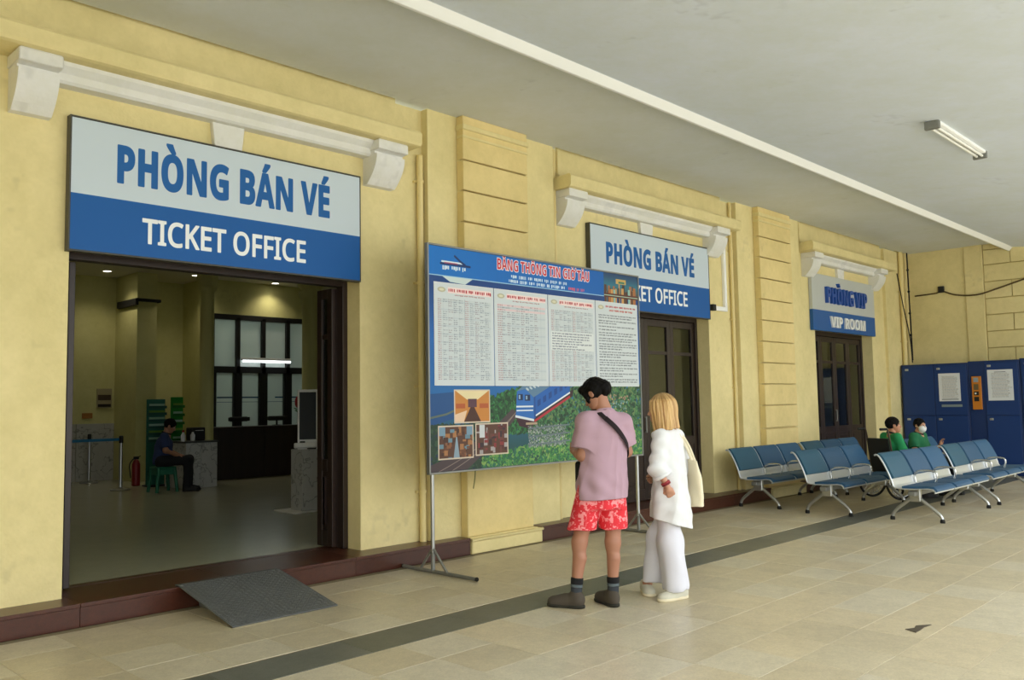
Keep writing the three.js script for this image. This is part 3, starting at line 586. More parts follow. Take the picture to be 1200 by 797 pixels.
    c.fillStyle = '#e4eef4'; fine(0.052, 0.145, 0.917, 22);
    // evening street picture at the right end of the header
    g = c.createLinearGradient(0, 0, 0, Q(0.868)); g.addColorStop(0, '#1d3c66'); g.addColorStop(0.5, '#2f7488'); g.addColorStop(1, '#6a4a36'); c.fillStyle = g; c.fillRect(U(0.8), 0, w, Q(0.872));
    for (let k = 0; k < 26; k++) { c.fillStyle = ['#a86a3c', '#5a3a2a', '#8fb8b0', '#3c2c28', '#c99a5a'][k % 5]; const x = U(rr(0.8, 0.985)); c.fillRect(x, rr(60, 110), rr(8, 26), 140); } c.fillStyle = '#5a2f26'; c.fillRect(U(0.8), 122, 400, 24); c.fillStyle = '#c8a860'; c.fillRect(U(0.87), 30, 100, 30); c.fillStyle = '#3a7a60'; c.fillRect(U(0.885), 44, 60, 12); c.fillStyle = '#a9c8b4'; c.fillRect(U(0.8), 132, 400, 5);
    // three inset carriage photographs
    const inset = (u0, v1, u1, v0, kind) => {
      const x = U(u0), y = Q(v1), ww = U(u1) - x, hh = Q(v0) - y; c.fillStyle = '#d8c8b4'; c.fillRect(x, y, ww, hh); c.save(); c.beginPath(); c.rect(x + 7, y + 7, ww - 14, hh - 14); c.clip();
      if (kind === 0) { c.fillStyle = '#c9843c'; c.fillRect(x, y, ww, hh); c.fillStyle = '#e8d8a8'; c.beginPath(); c.moveTo(x, y); c.lineTo(x + ww, y); c.lineTo(x + ww * 0.65, y + hh * 0.3); c.lineTo(x + ww * 0.35, y + hh * 0.3); c.fill(); c.fillStyle = '#4a2a20'; c.beginPath(); c.moveTo(x + ww * 0.25, y + hh); c.lineTo(x + ww * 0.75, y + hh); c.lineTo(x + ww * 0.54, y + hh * 0.5); c.lineTo(x + ww * 0.46, y + hh * 0.5); c.fill(); c.fillStyle = '#e9c8a8'; c.beginPath(); c.moveTo(x, y + hh); c.lineTo(x, y + hh * 0.75); c.lineTo(x + ww * 0.35, y + hh * 0.62); c.lineTo(x + ww * 0.25, y + hh); c.fill(); c.fillStyle = '#5a3a48'; c.fillRect(x + ww * 0.38, y + hh * 0.28, ww * 0.24, hh * 0.25); c.fillStyle = '#b45a30'; for (const q of [0.05, 0.7]) c.fillRect(x + ww * q, y + hh * 0.42, ww * 0.25, hh * 0.14); }
      else { c.fillStyle = '#5a3a2c'; c.fillRect(x, y, ww, hh); for (let k = 0; k < 60; k++) { c.fillStyle = (kind === 1 ? ['#8a5a3c', '#6f4630', '#a87448', '#6a8a9a', '#4a3026'] : ['#5a2a2c', '#8a3436', '#3c2a30', '#a8a0a0', '#6a4038'])[k % 5]; c.fillRect(x + rr(0, ww), y + rr(0, hh), rr(8, 34), rr(8, 34)); } if (kind === 1) { c.fillStyle = '#8fa4b4'; c.beginPath(); c.moveTo(x + ww * 0.42, y + hh); c.lineTo(x + ww * 0.6, y + hh); c.lineTo(x + ww * 0.53, y + hh * 0.35); c.lineTo(x + ww * 0.5, y + hh * 0.35); c.fill(); c.fillStyle = '#7a9ab0'; c.fillRect(x, y, ww * 0.2, hh * 0.3); c.fillRect(x + ww * 0.8, y, ww * 0.2, hh * 0.3); } else { c.fillStyle = '#d0d4d8'; c.fillRect(x + ww * 0.12, y + 8, ww * 0.16, hh * 0.4); } }
      c.restore();
    };
    inset(0.09, 0.36, 0.235, 0.208, 0); inset(0.028, 0.2, 0.165, 0.05, 1); inset(0.173, 0.205, 0.31, 0.057, 2);
  });
  part('panel', [chamfer(X0, X1, Y0, Y1, Z - 0.03, Z - 0.004, 0.003)], std({ color: 0x2a3a50, roughness: 0.6 }), b);
  part('printed_face', [faceQuad(X0 + 0.003, X1 - 0.003, Y0 + 0.003, Y1 - 0.003, Z - 0.002)], std({ map: art, roughness: 0.6 }), b, 'printed face with a train among trees');
  const sheetEdges = [0.016, 0.256, 0.502, 0.747, 0.992];
  for (let s = 0; s < 4; s++) {
    const t = canvasTex(512, 630, (c, w, h) => {
      c.fillStyle = '#ced5d8'; c.fillRect(0, 0, w, h); c.fillStyle = '#b8b498'; c.beginPath(); c.ellipse(60, 42, 34, 16, 0, 0, 7); c.fill(); c.fillStyle = '#d8d4b8'; c.beginPath(); c.ellipse(60, 42, 20, 8, 0, 0, 7); c.fill();
      const dash = (x0, x1, y, hh, col, n0 = 3, n1 = 7, gw = 7) => { c.fillStyle = col; let x = x0; while (x < x1) { const n = n0 + (rnd() * (n1 - n0)) | 0; for (let k = 0; k < n && x < x1; k++) { c.fillRect(x, y + rr(0, 2), gw * rr(0.5, 0.85), hh * rr(0.7, 1)); x += gw; } x += gw * 0.8; } };
      c.fillStyle = '#f0d8d4'; if (s < 3) c.fillRect(112, 24, 380, 36);
      dash(118, s === 3 ? 480 : 486, s === 3 ? 26 : 32, s === 3 ? 15 : 20, '#b22a34', 3, 7, s === 3 ? 11 : 15); if (s === 3) dash(160, 440, 54, 15, '#b8402c', 3, 7, 11);
      if (s < 3) { dash(170, 430, 66, 8, '#a06a6a');
        const rows = s === 1 ? 34 : 40, top = 96, rh = (600 - top) / rows;
        for (let r = 0; r < rows; r++) { const y = top + r * rh; c.fillStyle = r % 4 === 1 ? '#bcc6cb' : (s === 1 && r < 3 ? '#dcc4c6' : '#c6ced0'); c.fillRect(24, y, w - 48, rh - 1.5);
          const half = s === 1 ? 1 : 2; for (let q = 0; q < half; q++) { const x0 = 28 + q * (w - 48) / half; dash(x0, x0 + (half === 2 ? 26 : 40), y + 3, rh * 0.5, '#a8767a', 2, 4, 6); for (let k = 1; k < (half === 2 ? 5 : 9); k++) if (rnd() > 0.25) dash(x0 + k * 44, x0 + k * 44 + rr(22, 36), y + 3, rh * 0.48, ['#6d7684', '#7e8a94', '#8a7e86'][k % 3], 2, 5, 6); } }
        c.fillStyle = '#9aa4aa'; if (s !== 1) c.fillRect(w / 2 - 2, 92, 3, 510); for (let x = 70; x < w - 30; x += s === 1 ? 62 : 46) { c.fillStyle = 'rgba(130,140,150,0.45)'; c.fillRect(x, 92, 1.5, 510); }
        if (s === 2) { c.fillStyle = '#d9dedd'; c.fillRect(22, 250, w - 44, 130); for (let k = 0; k < 7; k++) dash(34, rr(300, 480), 258 + k * 18, 10, '#5f6578'); }
      } else { let y = 96; while (y < 600) { const n = 1 + (rnd() * 3) | 0; for (let k = 0; k < n && y < 600; k++) { dash(30, k === n - 1 ? rr(220, 470) : 486, y, 10, '#505860', 3, 7, 8); y += 18; } y += 6; } }
    });
    const a = X0 + sheetEdges[s] * W + 0.006, e = X0 + sheetEdges[s + 1] * W - 0.006, y0 = Y0 + 0.378 * H, y1 = Y0 + 0.838 * H;
    const sh = part('printed_sheet', [box(a, e, y0, y1, Z - 0.003, Z + 0.003)], M.paper, b, 'white sheet of timetable print'); part('print', [faceQuad(a + 0.004, e - 0.004, y0 + 0.004, y1 - 0.004, Z + 0.004)], std({ map: t, roughness: 0.45 }), sh);
  }
  part('rim', [chamfer(X0 - 0.018, X0, Y0 - 0.018, Y1 + 0.018, Z - 0.04, Z + 0.006, 0.004), chamfer(X1, X1 + 0.018, Y0 - 0.018, Y1 + 0.018, Z - 0.04, Z + 0.006, 0.004), chamfer(X0, X1, Y1, Y1 + 0.018, Z - 0.04, Z + 0.006, 0.004), chamfer(X0, X1, Y0 - 0.018, Y0, Z - 0.04, Z + 0.006, 0.004)], M.greySteel, b);
  for (const x of [X0 + 0.06, X1 - 0.05]) {
    part('post', [rod([x, 0.2, Z - 0.05], [x, Y1 - 0.05, Z - 0.05], 0.02, 0.02, 14)], M.steel, b);
    part('foot', [rod([x, 0.02, Z - 0.5], [x, 0.02, Z + 0.55], 0.018, 0.018, 12), rod([x, 0.02, Z - 0.24], [x, 0.24, Z - 0.05], 0.013, 0.013, 10), rod([x, 0.02, Z + 0.16], [x, 0.24, Z - 0.05], 0.013, 0.013, 10), rod([x, 0.02, Z - 0.05], [x, 0.2, Z - 0.05], 0.02, 0.02, 14)], M.greySteel, b);
    for (const e of [0.55, -0.5]) part('cap', [new THREE.SphereGeometry(0.02, 10, 8).translate(x, 0.02, Z + e)], M.rubber, b);
  }
  part('loose_tie', [tube([[5.95, 0.94, Z - 0.02], [5.93, 0.85, Z - 0.01], [5.9, 0.76, Z]], 0.006, 6, 14)], std({ color: 0x7d7a48, roughness: 0.8 }), b);
}

// ------------------------------------------------------------------ steel ramp
{
  const r = thing('door_ramp', 'grey steel chequer plate ramp leading up the step of the open doorway', 'ramp', [3.6, 0, -6.4]);
  const x0 = 3.145, x1 = 4.05, za = -6.815, zb = -5.93, y = 0.19, L = Math.hypot(zb - za, y), ang = Math.atan2(y - 0.012, zb - za);
  const chq = dataTex(256, (i, px, py) => { const cx = (px >> 5), cy = (py >> 5), lx = (px & 31) - 15.5, ly = (py & 31) - 15.5, s = (cx + cy) & 1 ? 1 : -1; const u = (lx + s * ly) * 0.707, v = (lx - s * ly) * 0.707; const d = (u * u) / 150 + (v * v) / 14; const k = d < 1 ? 255 * Math.sqrt(1 - d) : 0; return [k, k, k]; }, false, 0.3);
  const pm = std({ map: stoneTex(0x686b6c, 0.25, 0, 0.8), metalness: 0.3, roughness: 0.55, bumpMap: chq, bumpScale: 0.006 });
  const g = rbox(x0, x1, -0.012, 0, 0, L, 0.004, 1); metricUV(g); g.rotateX(ang); g.translate(0, y, za); const plate = part('chequer_plate', [g], pm, r);
  const studs = []; for (let i = 0; i < 22; i++) for (let j = 0; j < 22; j++) { const q = new THREE.CylinderGeometry(0.0035, 0.007, 0.0035, 6, 1); q.scale(2.6, 1, 0.9); q.rotateY((i + j) & 1 ? 0.785 : -0.785); q.translate(x0 + 0.022 + i * 0.0408, 0.0016, 0.02 + j * L / 22.2); q.rotateX(ang); q.translate(0, y, za); studs.push(q); }
  const st = part('raised_studs', studs, std({ color: 0x6f7274, metalness: 0.5, roughness: 0.4 }), plate); st.userData.kind = 'stuff';
  for (const x of [x0 + 0.16, x1 - 0.17]) part('side_fin', [prismX([[za + 0.03, 0], [za + 0.03, y - 0.03], [zb - 0.14, 0]], x, x + 0.012)], M.greySteel, r);
  part('lip', [rbox(x0, x1, y - 0.012, y - 0.002, za - 0.06, za + 0.01, 0.004, 1)], pm, r);
}
// ------------------------------------------------------------------ pipes, trunking, cables
{
  const pipe = (x, y0, y1, z, r, label) => { const t = thing('drain_pipe', label, 'pipe', [x, y0, z]); part('pipe', [rod([x, y0, z], [x, y1, z], r, r, 16)], M.pipe, t); const cl2 = []; for (let y = y0 + 0.5; y < y1; y += 1.1) cl2.push(rod([x, y, z], [x, y + 0.03, z], r * 1.25, r * 1.25, 14), box(x - r * 1.8, x + r * 1.8, y + 0.003, y + 0.027, z - r * 1.6, z - r * 0.6)); part('clip', cl2, M.pipe, t); if (y0 > 0.3 && y0 < 2) part('outlet', [rod([x, y0 - 0.01, z], [x, y0 + 0.12, z], r * 1.2, r * 1.2, 14)], M.pipe, t); };
  pipe(5.875, FL, 4.28, -7.05, 0.034, 'slim yellow painted drain pipe left of the first grooved pilaster');
  pipe(8.07, FL, 4.795, -7.06, 0.026, 'slim yellow painted pipe right of the first grooved pilaster');
  pipe(12.38, FL, 4.795, -7.06, 0.026, 'slim yellow painted pipe left of the second grooved pilaster');
  pipe(19.55, 2.3, 4.795, -6.985, 0.05, 'thick yellow pipe in the far corner, left of its neighbour');
  pipe(19.78, 2.3, 4.795, -6.985, 0.05, 'thick yellow pipe in the far corner, closest to the end wall');
  const t = thing('cable_trunking', 'white angled cable trunking beside the middle ticket sign', 'trunking', [12.1, 2.98, -7.09]);
  part('duct', [chamfer(12.13, 12.2, 3.0, 4.12, ZF + 0.002, -7.05, 0.006), chamfer(11.82, 12.13, 3.0, 3.07, ZF + 0.002, -7.05, 0.006)], M.moulding, t);
  part('end_box', [rbox(11.74, 11.83, 2.99, 3.09, ZF + 0.002, -7.03, 0.01)], M.black, t);
  const c = thing('wall_cable', 'dark cable sagging across the far end wall', 'cable', [19.96, 3.7, -5.5]);
  part('cable', [tube([[19.97, 3.84, -6.86], [19.96, 3.86, -6.4], [19.95, 3.9, -6.3], [19.94, 3.78, -6.0], [19.93, 3.74, -5.6], [19.94, 3.83, -5.2], [19.95, 4.0, -4.6], [19.95, 4.12, -4.0]], 0.016, 8, 80)], std({ color: 0x5a4826, roughness: 0.8 }), c);
  part('junction_box', [rbox(19.93, 19.99, 3.86, 4.0, -6.36, -6.24, 0.01)], M.black, c);
  const w = thing('hanging_wires', 'thin dark wires running down the far corner above the lockers', 'wire', [19.62, 2.3, -6.9]);
  part('wire', [tube([[19.66, 4.78, -6.88], [19.67, 4.0, -6.88], [19.66, 3.2, -6.87], [19.67, 2.4, -6.87]], 0.016, 6, 40)], M.rubber, w); part('wire', [tube([[19.3, 4.3, -6.98], [19.4, 3.6, -6.92], [19.6, 2.9, -6.88], [19.65, 2.35, -6.87]], 0.012, 6, 40)], M.rubber, w);
  part('knot', [0, 1, 2, 3].map((k) => new THREE.SphereGeometry(0.03, 8, 6).translate(19.665, 4.4 - k * 0.48, -6.88)), M.rubber, w);
}
{ // unlit batten under the canopy
  const t = thing('fluorescent_batten', 'unlit white fluorescent batten under the sloping canopy', 'light', [10.2, 4.4, -2.97]), x0 = 9.42, x1 = 11.02, y = (z) => 4.672 + (z + 4.86) * -0.1103, z = -2.97, yy = y(z);
  part('tray', [rbox(x0, x1, yy - 0.035, yy - 0.001, z - 0.07, z + 0.07, 0.01)], M.moulding, t);
  for (const xe of [x0 - 0.03, x1 - 0.02]) part('end_cap', [rbox(xe, xe + 0.05, yy - 0.09, yy - 0.002, z - 0.075, z + 0.075, 0.01)], M.greySteel, t);
  part('tube', [rod([x0 + 0.02, yy - 0.06, z - 0.028], [x1 - 0.02, yy - 0.06, z - 0.028], 0.015)], std({ color: 0xf6f6f0, roughness: 0.3 }), t); part('tube', [rod([x0 + 0.02, yy - 0.06, z + 0.028], [x1 - 0.02, yy - 0.06, z + 0.028], 0.015)], std({ color: 0xf6f6f0, roughness: 0.3 }), t);
}

// ------------------------------------------------------------------ lockers
{
  const XF = 19.3, blue = std({ color: 0x0b3470, roughness: 0.45 }), blueD = std({ color: 0x092c62, roughness: 0.45 });
  const bank = (z0, z1, h, label, cols, cutsByCol) => {
    const t = thing('locker_bank', label, 'locker', [XF + 0.33, 0, (z0 + z1) / 2]);
    part('carcass', [rbox(XF + 0.012, XF + 0.62, 0, h, z0, z1, 0.01)], blueD, t);
    for (let c = 0; c < cols.length - 1; c++) {
      const cut = cutsByCol[c];
      for (let k = 0; k < cut.length - 1; k++) {
        const d = part('locker_door', [rbox(XF - 0.006, XF + 0.014, cut[k] + 0.008, cut[k + 1] - 0.008, cols[c] + 0.008, cols[c + 1] - 0.008, 0.006)], blue, t);
        part('lock', [rbox(XF - 0.022, XF - 0.004, cut[k + 1] - 0.1, cut[k + 1] - 0.055, cols[c] + 0.06, cols[c] + 0.13, 0.008)], M.steel, d);
      }
    }
    return t;
  };
  bank(-7.0, -5.67, 2.29, 'blue locker bank in the corner with a notice on its right door', [-6.97, -6.33, -5.69], [[0.08, 1.2, 2.26], [0.08, 1.2, 2.26]]);
  const ctl = bank(-5.665, -4.72, 2.31, 'blue locker bank with the orange control panel', [-5.36, -4.74], [[0.08, 1.2, 2.28]]);
  bank(-4.715, -3.7, 2.33, 'blue locker bank at the right edge of the picture', [-4.69, -3.72], [[0.08, 0.8, 1.5, 2.3]]);
  const cp = part('control_panel', [rbox(XF - 0.03, XF + 0.014, 1.32, 2.0, -5.6, -5.42, 0.012)], std({ color: 0xc97a1e, roughness: 0.5 }), ctl, 'orange control panel');
  part('screen', [box(XF - 0.034, XF - 0.029, 1.88, 1.97, -5.56, -5.47)], std({ color: 0x8fa0aa, roughness: 0.3 }), cp); part('keypad', [box(XF - 0.034, XF - 0.029, 1.72, 1.84, -5.56, -5.47)], std({ color: 0x6a5a3a, roughness: 0.5 }), cp); part('scanner', [box(XF - 0.036, XF - 0.029, 1.61, 1.69, -5.56, -5.47), box(XF - 0.036, XF - 0.029, 1.49, 1.58, -5.56, -5.47)], M.black, cp); part('indicator', [new THREE.SphereGeometry(0.018, 10, 8).translate(XF - 0.036, 1.65, -5.53)], M.paper, cp);
  const notice = (z0, z1, y0, y1, label, title) => {
    const t = canvasTex(256, 384, (c, w, h) => { c.fillStyle = '#dfe2e4'; c.fillRect(0, 0, w, h); for (let y = 40; y < 340; y += 13) { c.fillStyle = ['#9a9a96', '#b0a494', '#8e9498'][(y / 13 | 0) % 3]; let x = 34 + rr(0, 10); const e = w - 34 - rr(0, 30); while (x < e) { const l = rr(10, 34); c.fillRect(x, y, l, 5); x += l + 5; } } c.fillStyle = '#44484c'; if (title) for (let x = 70; x < 190; x += 10) c.fillRect(x, 22, 7, 9); else for (let x = 30; x < 225; x += 12) c.fillRect(x, 356, 9, 12); });
    const n = thing('paper_notice', label, 'notice', [XF - 0.01, y0, (z0 + z1) / 2]); part('sheet', [box(XF - 0.013, XF - 0.009, y0, y1, z0, z1)], M.paper, n);
    const g = new THREE.PlaneGeometry(z1 - z0 - 0.01, y1 - y0 - 0.01); g.rotateY(-Math.PI / 2); g.translate(XF - 0.0135, (y0 + y1) / 2, (z0 + z1) / 2); part('print', [g], std({ map: t, roughness: 0.6 }), n);
  };
  notice(-6.24, -5.82, 1.5, 2.08, 'white printed notice on the corner locker, left of the orange panel'); notice(-5.3, -4.84, 1.5, 2.12, 'white printed notice right of the orange panel', true);
  single('label_strip', [box(XF - 0.013, XF - 0.007, 1.38, 1.43, -6.2, -5.8)], std({ color: 0x7d8c90, roughness: 0.6 }), 'thin grey label strip below the left locker notice', 'label');
}

// ------------------------------------------------------------------ benches
const padMats = [std({ color: 0x25566f, roughness: 0.55 }), std({ color: 0x265276, roughness: 0.55 }), std({ color: 0x2b5a80, roughness: 0.55 })];
function makeBench(label) { // built at the origin, length along x, faces +z
  const t = thing('waiting_bench', label, 'bench', [0, 0, 0]);
  const L = 2.24, n = 3, sw = L / n;
  part('beam', [rbox(0.02, L - 0.02, 0.33, 0.39, -0.045, 0.045, 0.01)], M.greySteel, t);
  for (const x of [0.16, L - 0.16]) {
    const f = part('leg_frame', [tube([[x, 0.33, 0.02], [x, 0.27, 0.08], [x, 0.14, 0.24], [x, 0.08, 0.30], [x, 0.025, 0.315]], 0.022, 10, 30), tube([[x, 0.33, -0.02], [x, 0.27, -0.08], [x, 0.14, -0.24], [x, 0.08, -0.29], [x, 0.025, -0.3]], 0.022, 10, 30), rbox(x - 0.035, x + 0.035, 0.25, 0.42, -0.07, 0.07, 0.015)], M.steel, t);
    part('foot', [lathe([[0, 0], [0.03, 0], [0.03, 0.03], [0.022, 0.05]], 14, [x, 0, 0.315])], M.rubber, f); part('foot', [lathe([[0, 0], [0.03, 0], [0.03, 0.03], [0.022, 0.05]], 14, [x, 0, -0.3])], M.rubber, f);
  }
  const seatP = [[-0.2, 0.425], [-0.1, 0.415], [0.08, 0.42], [0.2, 0.43], [0.26, 0.425], [0.285, 0.40], [0.288, 0.375]];
  const backP = [[-0.2, 0.425], [-0.222, 0.45], [-0.235, 0.5], [-0.27, 0.6], [-0.325, 0.72], [-0.37, 0.80], [-0.40, 0.835], [-0.425, 0.845], [-0.445, 0.835]];
  const padB = [[-0.225, 0.545], [-0.262, 0.63], [-0.312, 0.735], [-0.35, 0.80], [-0.385, 0.842], [-0.41, 0.852]], padS = [[-0.12, 0.435], [0.06, 0.44], [0.2, 0.45], [0.262, 0.444], [0.292, 0.42], [0.302, 0.395]];
  for (let k = 0; k < n; k++) {
    const a = k * sw + 0.02, b = (k + 1) * sw - 0.02;
    const s = part('seat', [ribbon(seatP, 0.012, a, b)], M.seatSteel, t); part('seat_pad', [ribbon(padS, 0.028, a + 0.02, b - 0.02)], padMats[1], s);
    const r = part('backrest', [ribbon(backP, 0.012, a, b), tube(backP.map((p) => [a, p[1], p[0]]), 0.012, 8, 24), tube(backP.map((p) => [b, p[1], p[0]]), 0.012, 8, 24)], M.seatSteel, t); part('back_pad', [ribbon(padB, 0.03, a + 0.014, b - 0.014)], padMats[k], r);
  }
  for (const x of [sw, 2 * sw]) part('armrest', [tube([[x, 0.42, -0.19], [x, 0.55, -0.2], [x, 0.595, -0.14], [x, 0.6, 0.02], [x, 0.56, 0.08], [x, 0.42, 0.06]], 0.014, 8, 36)], M.chrome, t);
  return t;
}
const BENCH = [[11.62, -6.40, 'three seat bench by the wall, left of the lounge door, leftmost in the back row'], [13.98, -6.40, 'three seat bench by the wall in front of the lounge door, seen over other backs'], [11.44, -5.27, 'middle row three seat bench standing between the wall row and the front row'], [14.75, -5.27, 'middle row bench under the person with the white face mask'], [11.48, -4.12, 'front row bench nearest the camera, its left legs on the pale tiles'], [13.9, -4.12, 'front row bench farther right, reaching to the picture edge']];
{
  const proto = makeBench(BENCH[0][2]); BENCH.forEach(([x, z, label], i) => { if (i) copyOf(proto, [x, 0, z], 0, label); });
  proto.position.set(BENCH[0][0], 0, BENCH[0][1]);
}
// torn leaf on the tiles
{
  const s = new THREE.Shape([[0, 0], [0.1, 0.05], [0.2, 0.03], [0.34, 0.13], [0.2, 0.11], [0.05, 0.12], [-0.06, 0.12]].map((p) => new THREE.Vector2(p[0], -p[1])));
  const g = new THREE.ExtrudeGeometry(s, { depth: 0.004, bevelEnabled: false }); g.rotateX(-Math.PI / 2); g.scale(0.7, 1, 0.7); g.translate(6.18, 0.0005, -2.3); g.rotateY(0);
  single('chipped_patch', [g], std({ color: 0x4f4636, roughness: 0.9 }), 'small dark triangular scrap lying on the pale tiles at lower right', 'scrap');
}

// ------------------------------------------------------------------ people: distance fields meshed with surface nets
function surfaceNet(f, lo, hi, cell) {
  const nx = Math.ceil((hi[0] - lo[0]) / cell) + 1, ny = Math.ceil((hi[1] - lo[1]) / cell) + 1, nz = Math.ceil((hi[2] - lo[2]) / cell) + 1;
  const D = new Float32Array(nx * ny * nz).fill(1), B = 6, at = (i, j, k) => (k * ny + j) * nx + i;
  for (let k0 = 0; k0 < nz; k0 += B) for (let j0 = 0; j0 < ny; j0 += B) for (let i0 = 0; i0 < nx; i0 += B) {
    const c = f(lo[0] + (i0 + B / 2) * cell, lo[1] + (j0 + B / 2) * cell, lo[2] + (k0 + B / 2) * cell), R = B * cell * 1.9;
    if (Math.abs(c) > R) { if (c < 0) for (let k = k0; k < Math.min(nz, k0 + B); k++) for (let j = j0; j < Math.min(ny, j0 + B); j++) for (let i = i0; i < Math.min(nx, i0 + B); i++) D[at(i, j, k)] = -1; continue; }
    for (let k = k0; k < Math.min(nz, k0 + B); k++) for (let j = j0; j < Math.min(ny, j0 + B); j++) for (let i = i0; i < Math.min(nx, i0 + B); i++) D[at(i, j, k)] = f(lo[0] + i * cell, lo[1] + j * cell, lo[2] + k * cell);
  }
  const id = new Int32Array(nx * ny * nz).fill(-1), pos = [], idx = [];
  const E = [[0, 1], [2, 3], [4, 5], [6, 7], [0, 2], [1, 3], [4, 6], [5, 7], [0, 4], [1, 5], [2, 6], [3, 7]];
  for (let k = 0; k < nz - 1; k++) for (let j = 0; j < ny - 1; j++) for (let i = 0; i < nx - 1; i++) {
    const v = []; let m = 0; for (let q = 0; q < 8; q++) { const d = D[at(i + (q & 1), j + ((q >> 1) & 1), k + (q >> 2))]; v.push(d); if (d < 0) m |= 1 << q; }
    if (m === 0 || m === 255) continue;
    let x = 0, y = 0, z = 0, n = 0;
    for (const [a, b] of E) { if ((v[a] < 0) === (v[b] < 0)) continue; const t = v[a] / (v[a] - v[b]); x += (a & 1) + t * ((b & 1) - (a & 1)); y += ((a >> 1) & 1) + t * (((b >> 1) & 1) - ((a >> 1) & 1)); z += (a >> 2) + t * ((b >> 2) - (a >> 2)); n++; }
    id[at(i, j, k)] = pos.length / 3; pos.push(lo[0] + (i + x / n) * cell, lo[1] + (j + y / n) * cell, lo[2] + (k + z / n) * cell);
  }
  const quad = (a, b, c, d, flip) => { if (a < 0 || b < 0 || c < 0 || d < 0) return; if (flip) idx.push(a, c, b, b, c, d); else idx.push(a, b, c, b, d, c); };
  for (let k = 1; k < nz - 1; k++) for (let j = 1; j < ny - 1; j++) for (let i = 1; i < nx - 1; i++) {
    const s = D[at(i, j, k)] < 0;
    if (s !== D[at(i + 1, j, k)] < 0) quad(id[at(i, j - 1, k - 1)], id[at(i, j, k - 1)], id[at(i, j - 1, k)], id[at(i, j, k)], !s);
    if (s !== D[at(i, j + 1, k)] < 0) quad(id[at(i - 1, j, k - 1)], id[at(i - 1, j, k)], id[at(i, j, k - 1)], id[at(i, j, k)], !s);
    if (s !== D[at(i, j, k + 1)] < 0) quad(id[at(i - 1, j - 1, k)], id[at(i, j - 1, k)], id[at(i - 1, j, k)], id[at(i, j, k)], !s);
  }
  const g = new THREE.BufferGeometry(); g.setAttribute('position', new THREE.Float32BufferAttribute(pos, 3)); g.setIndex(idx);
  const nrm = new Float32Array(pos.length), h = cell * 0.6;
  for (let q = 0; q < pos.length; q += 3) { const x = pos[q], y = pos[q + 1], z = pos[q + 2]; const a = f(x + h, y, z) - f(x - h, y, z), b = f(x, y + h, z) - f(x, y - h, z), c = f(x, y, z + h) - f(x, y, z - h), l = Math.hypot(a, b, c) || 1; nrm[q] = a / l; nrm[q + 1] = b / l; nrm[q + 2] = c / l; }
  g.setAttribute('normal', new THREE.BufferAttribute(nrm, 3));
  return g;
}
// fields
const smin = (a, b, k) => { const h = Math.max(k - Math.abs(a - b), 0) / k; return Math.min(a, b) - h * h * k * 0.25; };
function cap(a, b, ra, rb = ra) {
  const [ax, ay, az] = a, dx = b[0] - ax, dy = b[1] - ay, dz = b[2] - az, L = dx * dx + dy * dy + dz * dz || 1e-9;
  return (x, y, z) => { const px = x - ax, py = y - ay, pz = z - az; let t = (px * dx + py * dy + pz * dz) / L; t = t < 0 ? 0 : t > 1 ? 1 : t; return Math.hypot(px - t * dx, py - t * dy, pz - t * dz) - (ra + (rb - ra) * t); };
}
function basis(th, pitch = 0, roll = 0) { // right, up, forward of something facing th (0 = towards -z, + turns to +x)
  const F = V(Math.sin(th) * Math.cos(pitch), Math.sin(pitch), -Math.cos(th) * Math.cos(pitch)), R0 = V(Math.cos(th), 0, Math.sin(th));
  const U0 = R0.clone().cross(F), R = R0.clone().multiplyScalar(Math.cos(roll)).addScaledVector(U0, -Math.sin(roll)), U = U0.multiplyScalar(Math.cos(roll)).addScaledVector(R0, Math.sin(roll));
  return { R, U, F, p: (c, r, u, f) => [c[0] + R.x * r + U.x * u + F.x * f, c[1] + R.y * r + U.y * u + F.y * f, c[2] + R.z * r + U.z * u + F.z * f] };
}
function ell(c, B, r, u, f) { // ellipsoid with radii along the basis
  return (x, y, z) => { const X = x - c[0], Y = y - c[1], Z = z - c[2]; const a = (X * B.R.x + Y * B.R.y + Z * B.R.z), b = (X * B.U.x + Y * B.U.y + Z * B.U.z), d = (X * B.F.x + Y * B.F.y + Z * B.F.z); const k0 = Math.hypot(a / r, b / u, d / f), k1 = Math.hypot(a / r / r, b / u / u, d / f / f); return k1 < 1e-9 ? -Math.min(r, u, f) : k0 * (k0 - 1) / k1; };
}
function loft(levels, B) { // stacked ovals: [y, cx, cz, half width, half depth], bottom to top
  return (x, y, z) => {
    let i = 0; while (i < levels.length - 2 && y > levels[i + 1][0]) i++;
    const p = levels[i], q = levels[i + 1]; let t = (y - p[0]) / (q[0] - p[0]); t = t < 0 ? 0 : t > 1 ? 1 : t; const s = t * t * (3 - 2 * t) * 0.5 + t * 0.5;
    const X = x - (p[1] + (q[1] - p[1]) * s), Z = z - (p[2] + (q[2] - p[2]) * s), a = p[3] + (q[3] - p[3]) * s, b = p[4] + (q[4] - p[4]) * s;
    const r = X * B.R.x + Z * B.R.z, f = X * B.F.x + Z * B.F.z, k0 = Math.hypot(r / a, f / b), k1 = Math.hypot(r / a / a, f / b / b);
    const d = k1 < 1e-9 ? -Math.min(a, b) : k0 * (k0 - 1) / k1, e = Math.max(levels[0][0] - y, y - levels[levels.length - 1][0]);
    return e > 0 ? Math.hypot(Math.max(d, 0), e) : Math.max(d, e);
  };
}
const blend = (list, k) => (x, y, z) => { let d = list[0](x, y, z); for (let i = 1; i < list.length; i++) d = smin(d, list[i](x, y, z), k); return d; };
const cut = (f, n, o) => { const l = Math.hypot(...n); n = n.map((v) => v / l); return (x, y, z) => Math.max(f(x, y, z), (x - o[0]) * n[0] + (y - o[1]) * n[1] + (z - o[2]) * n[2]); }; // keeps the side behind n
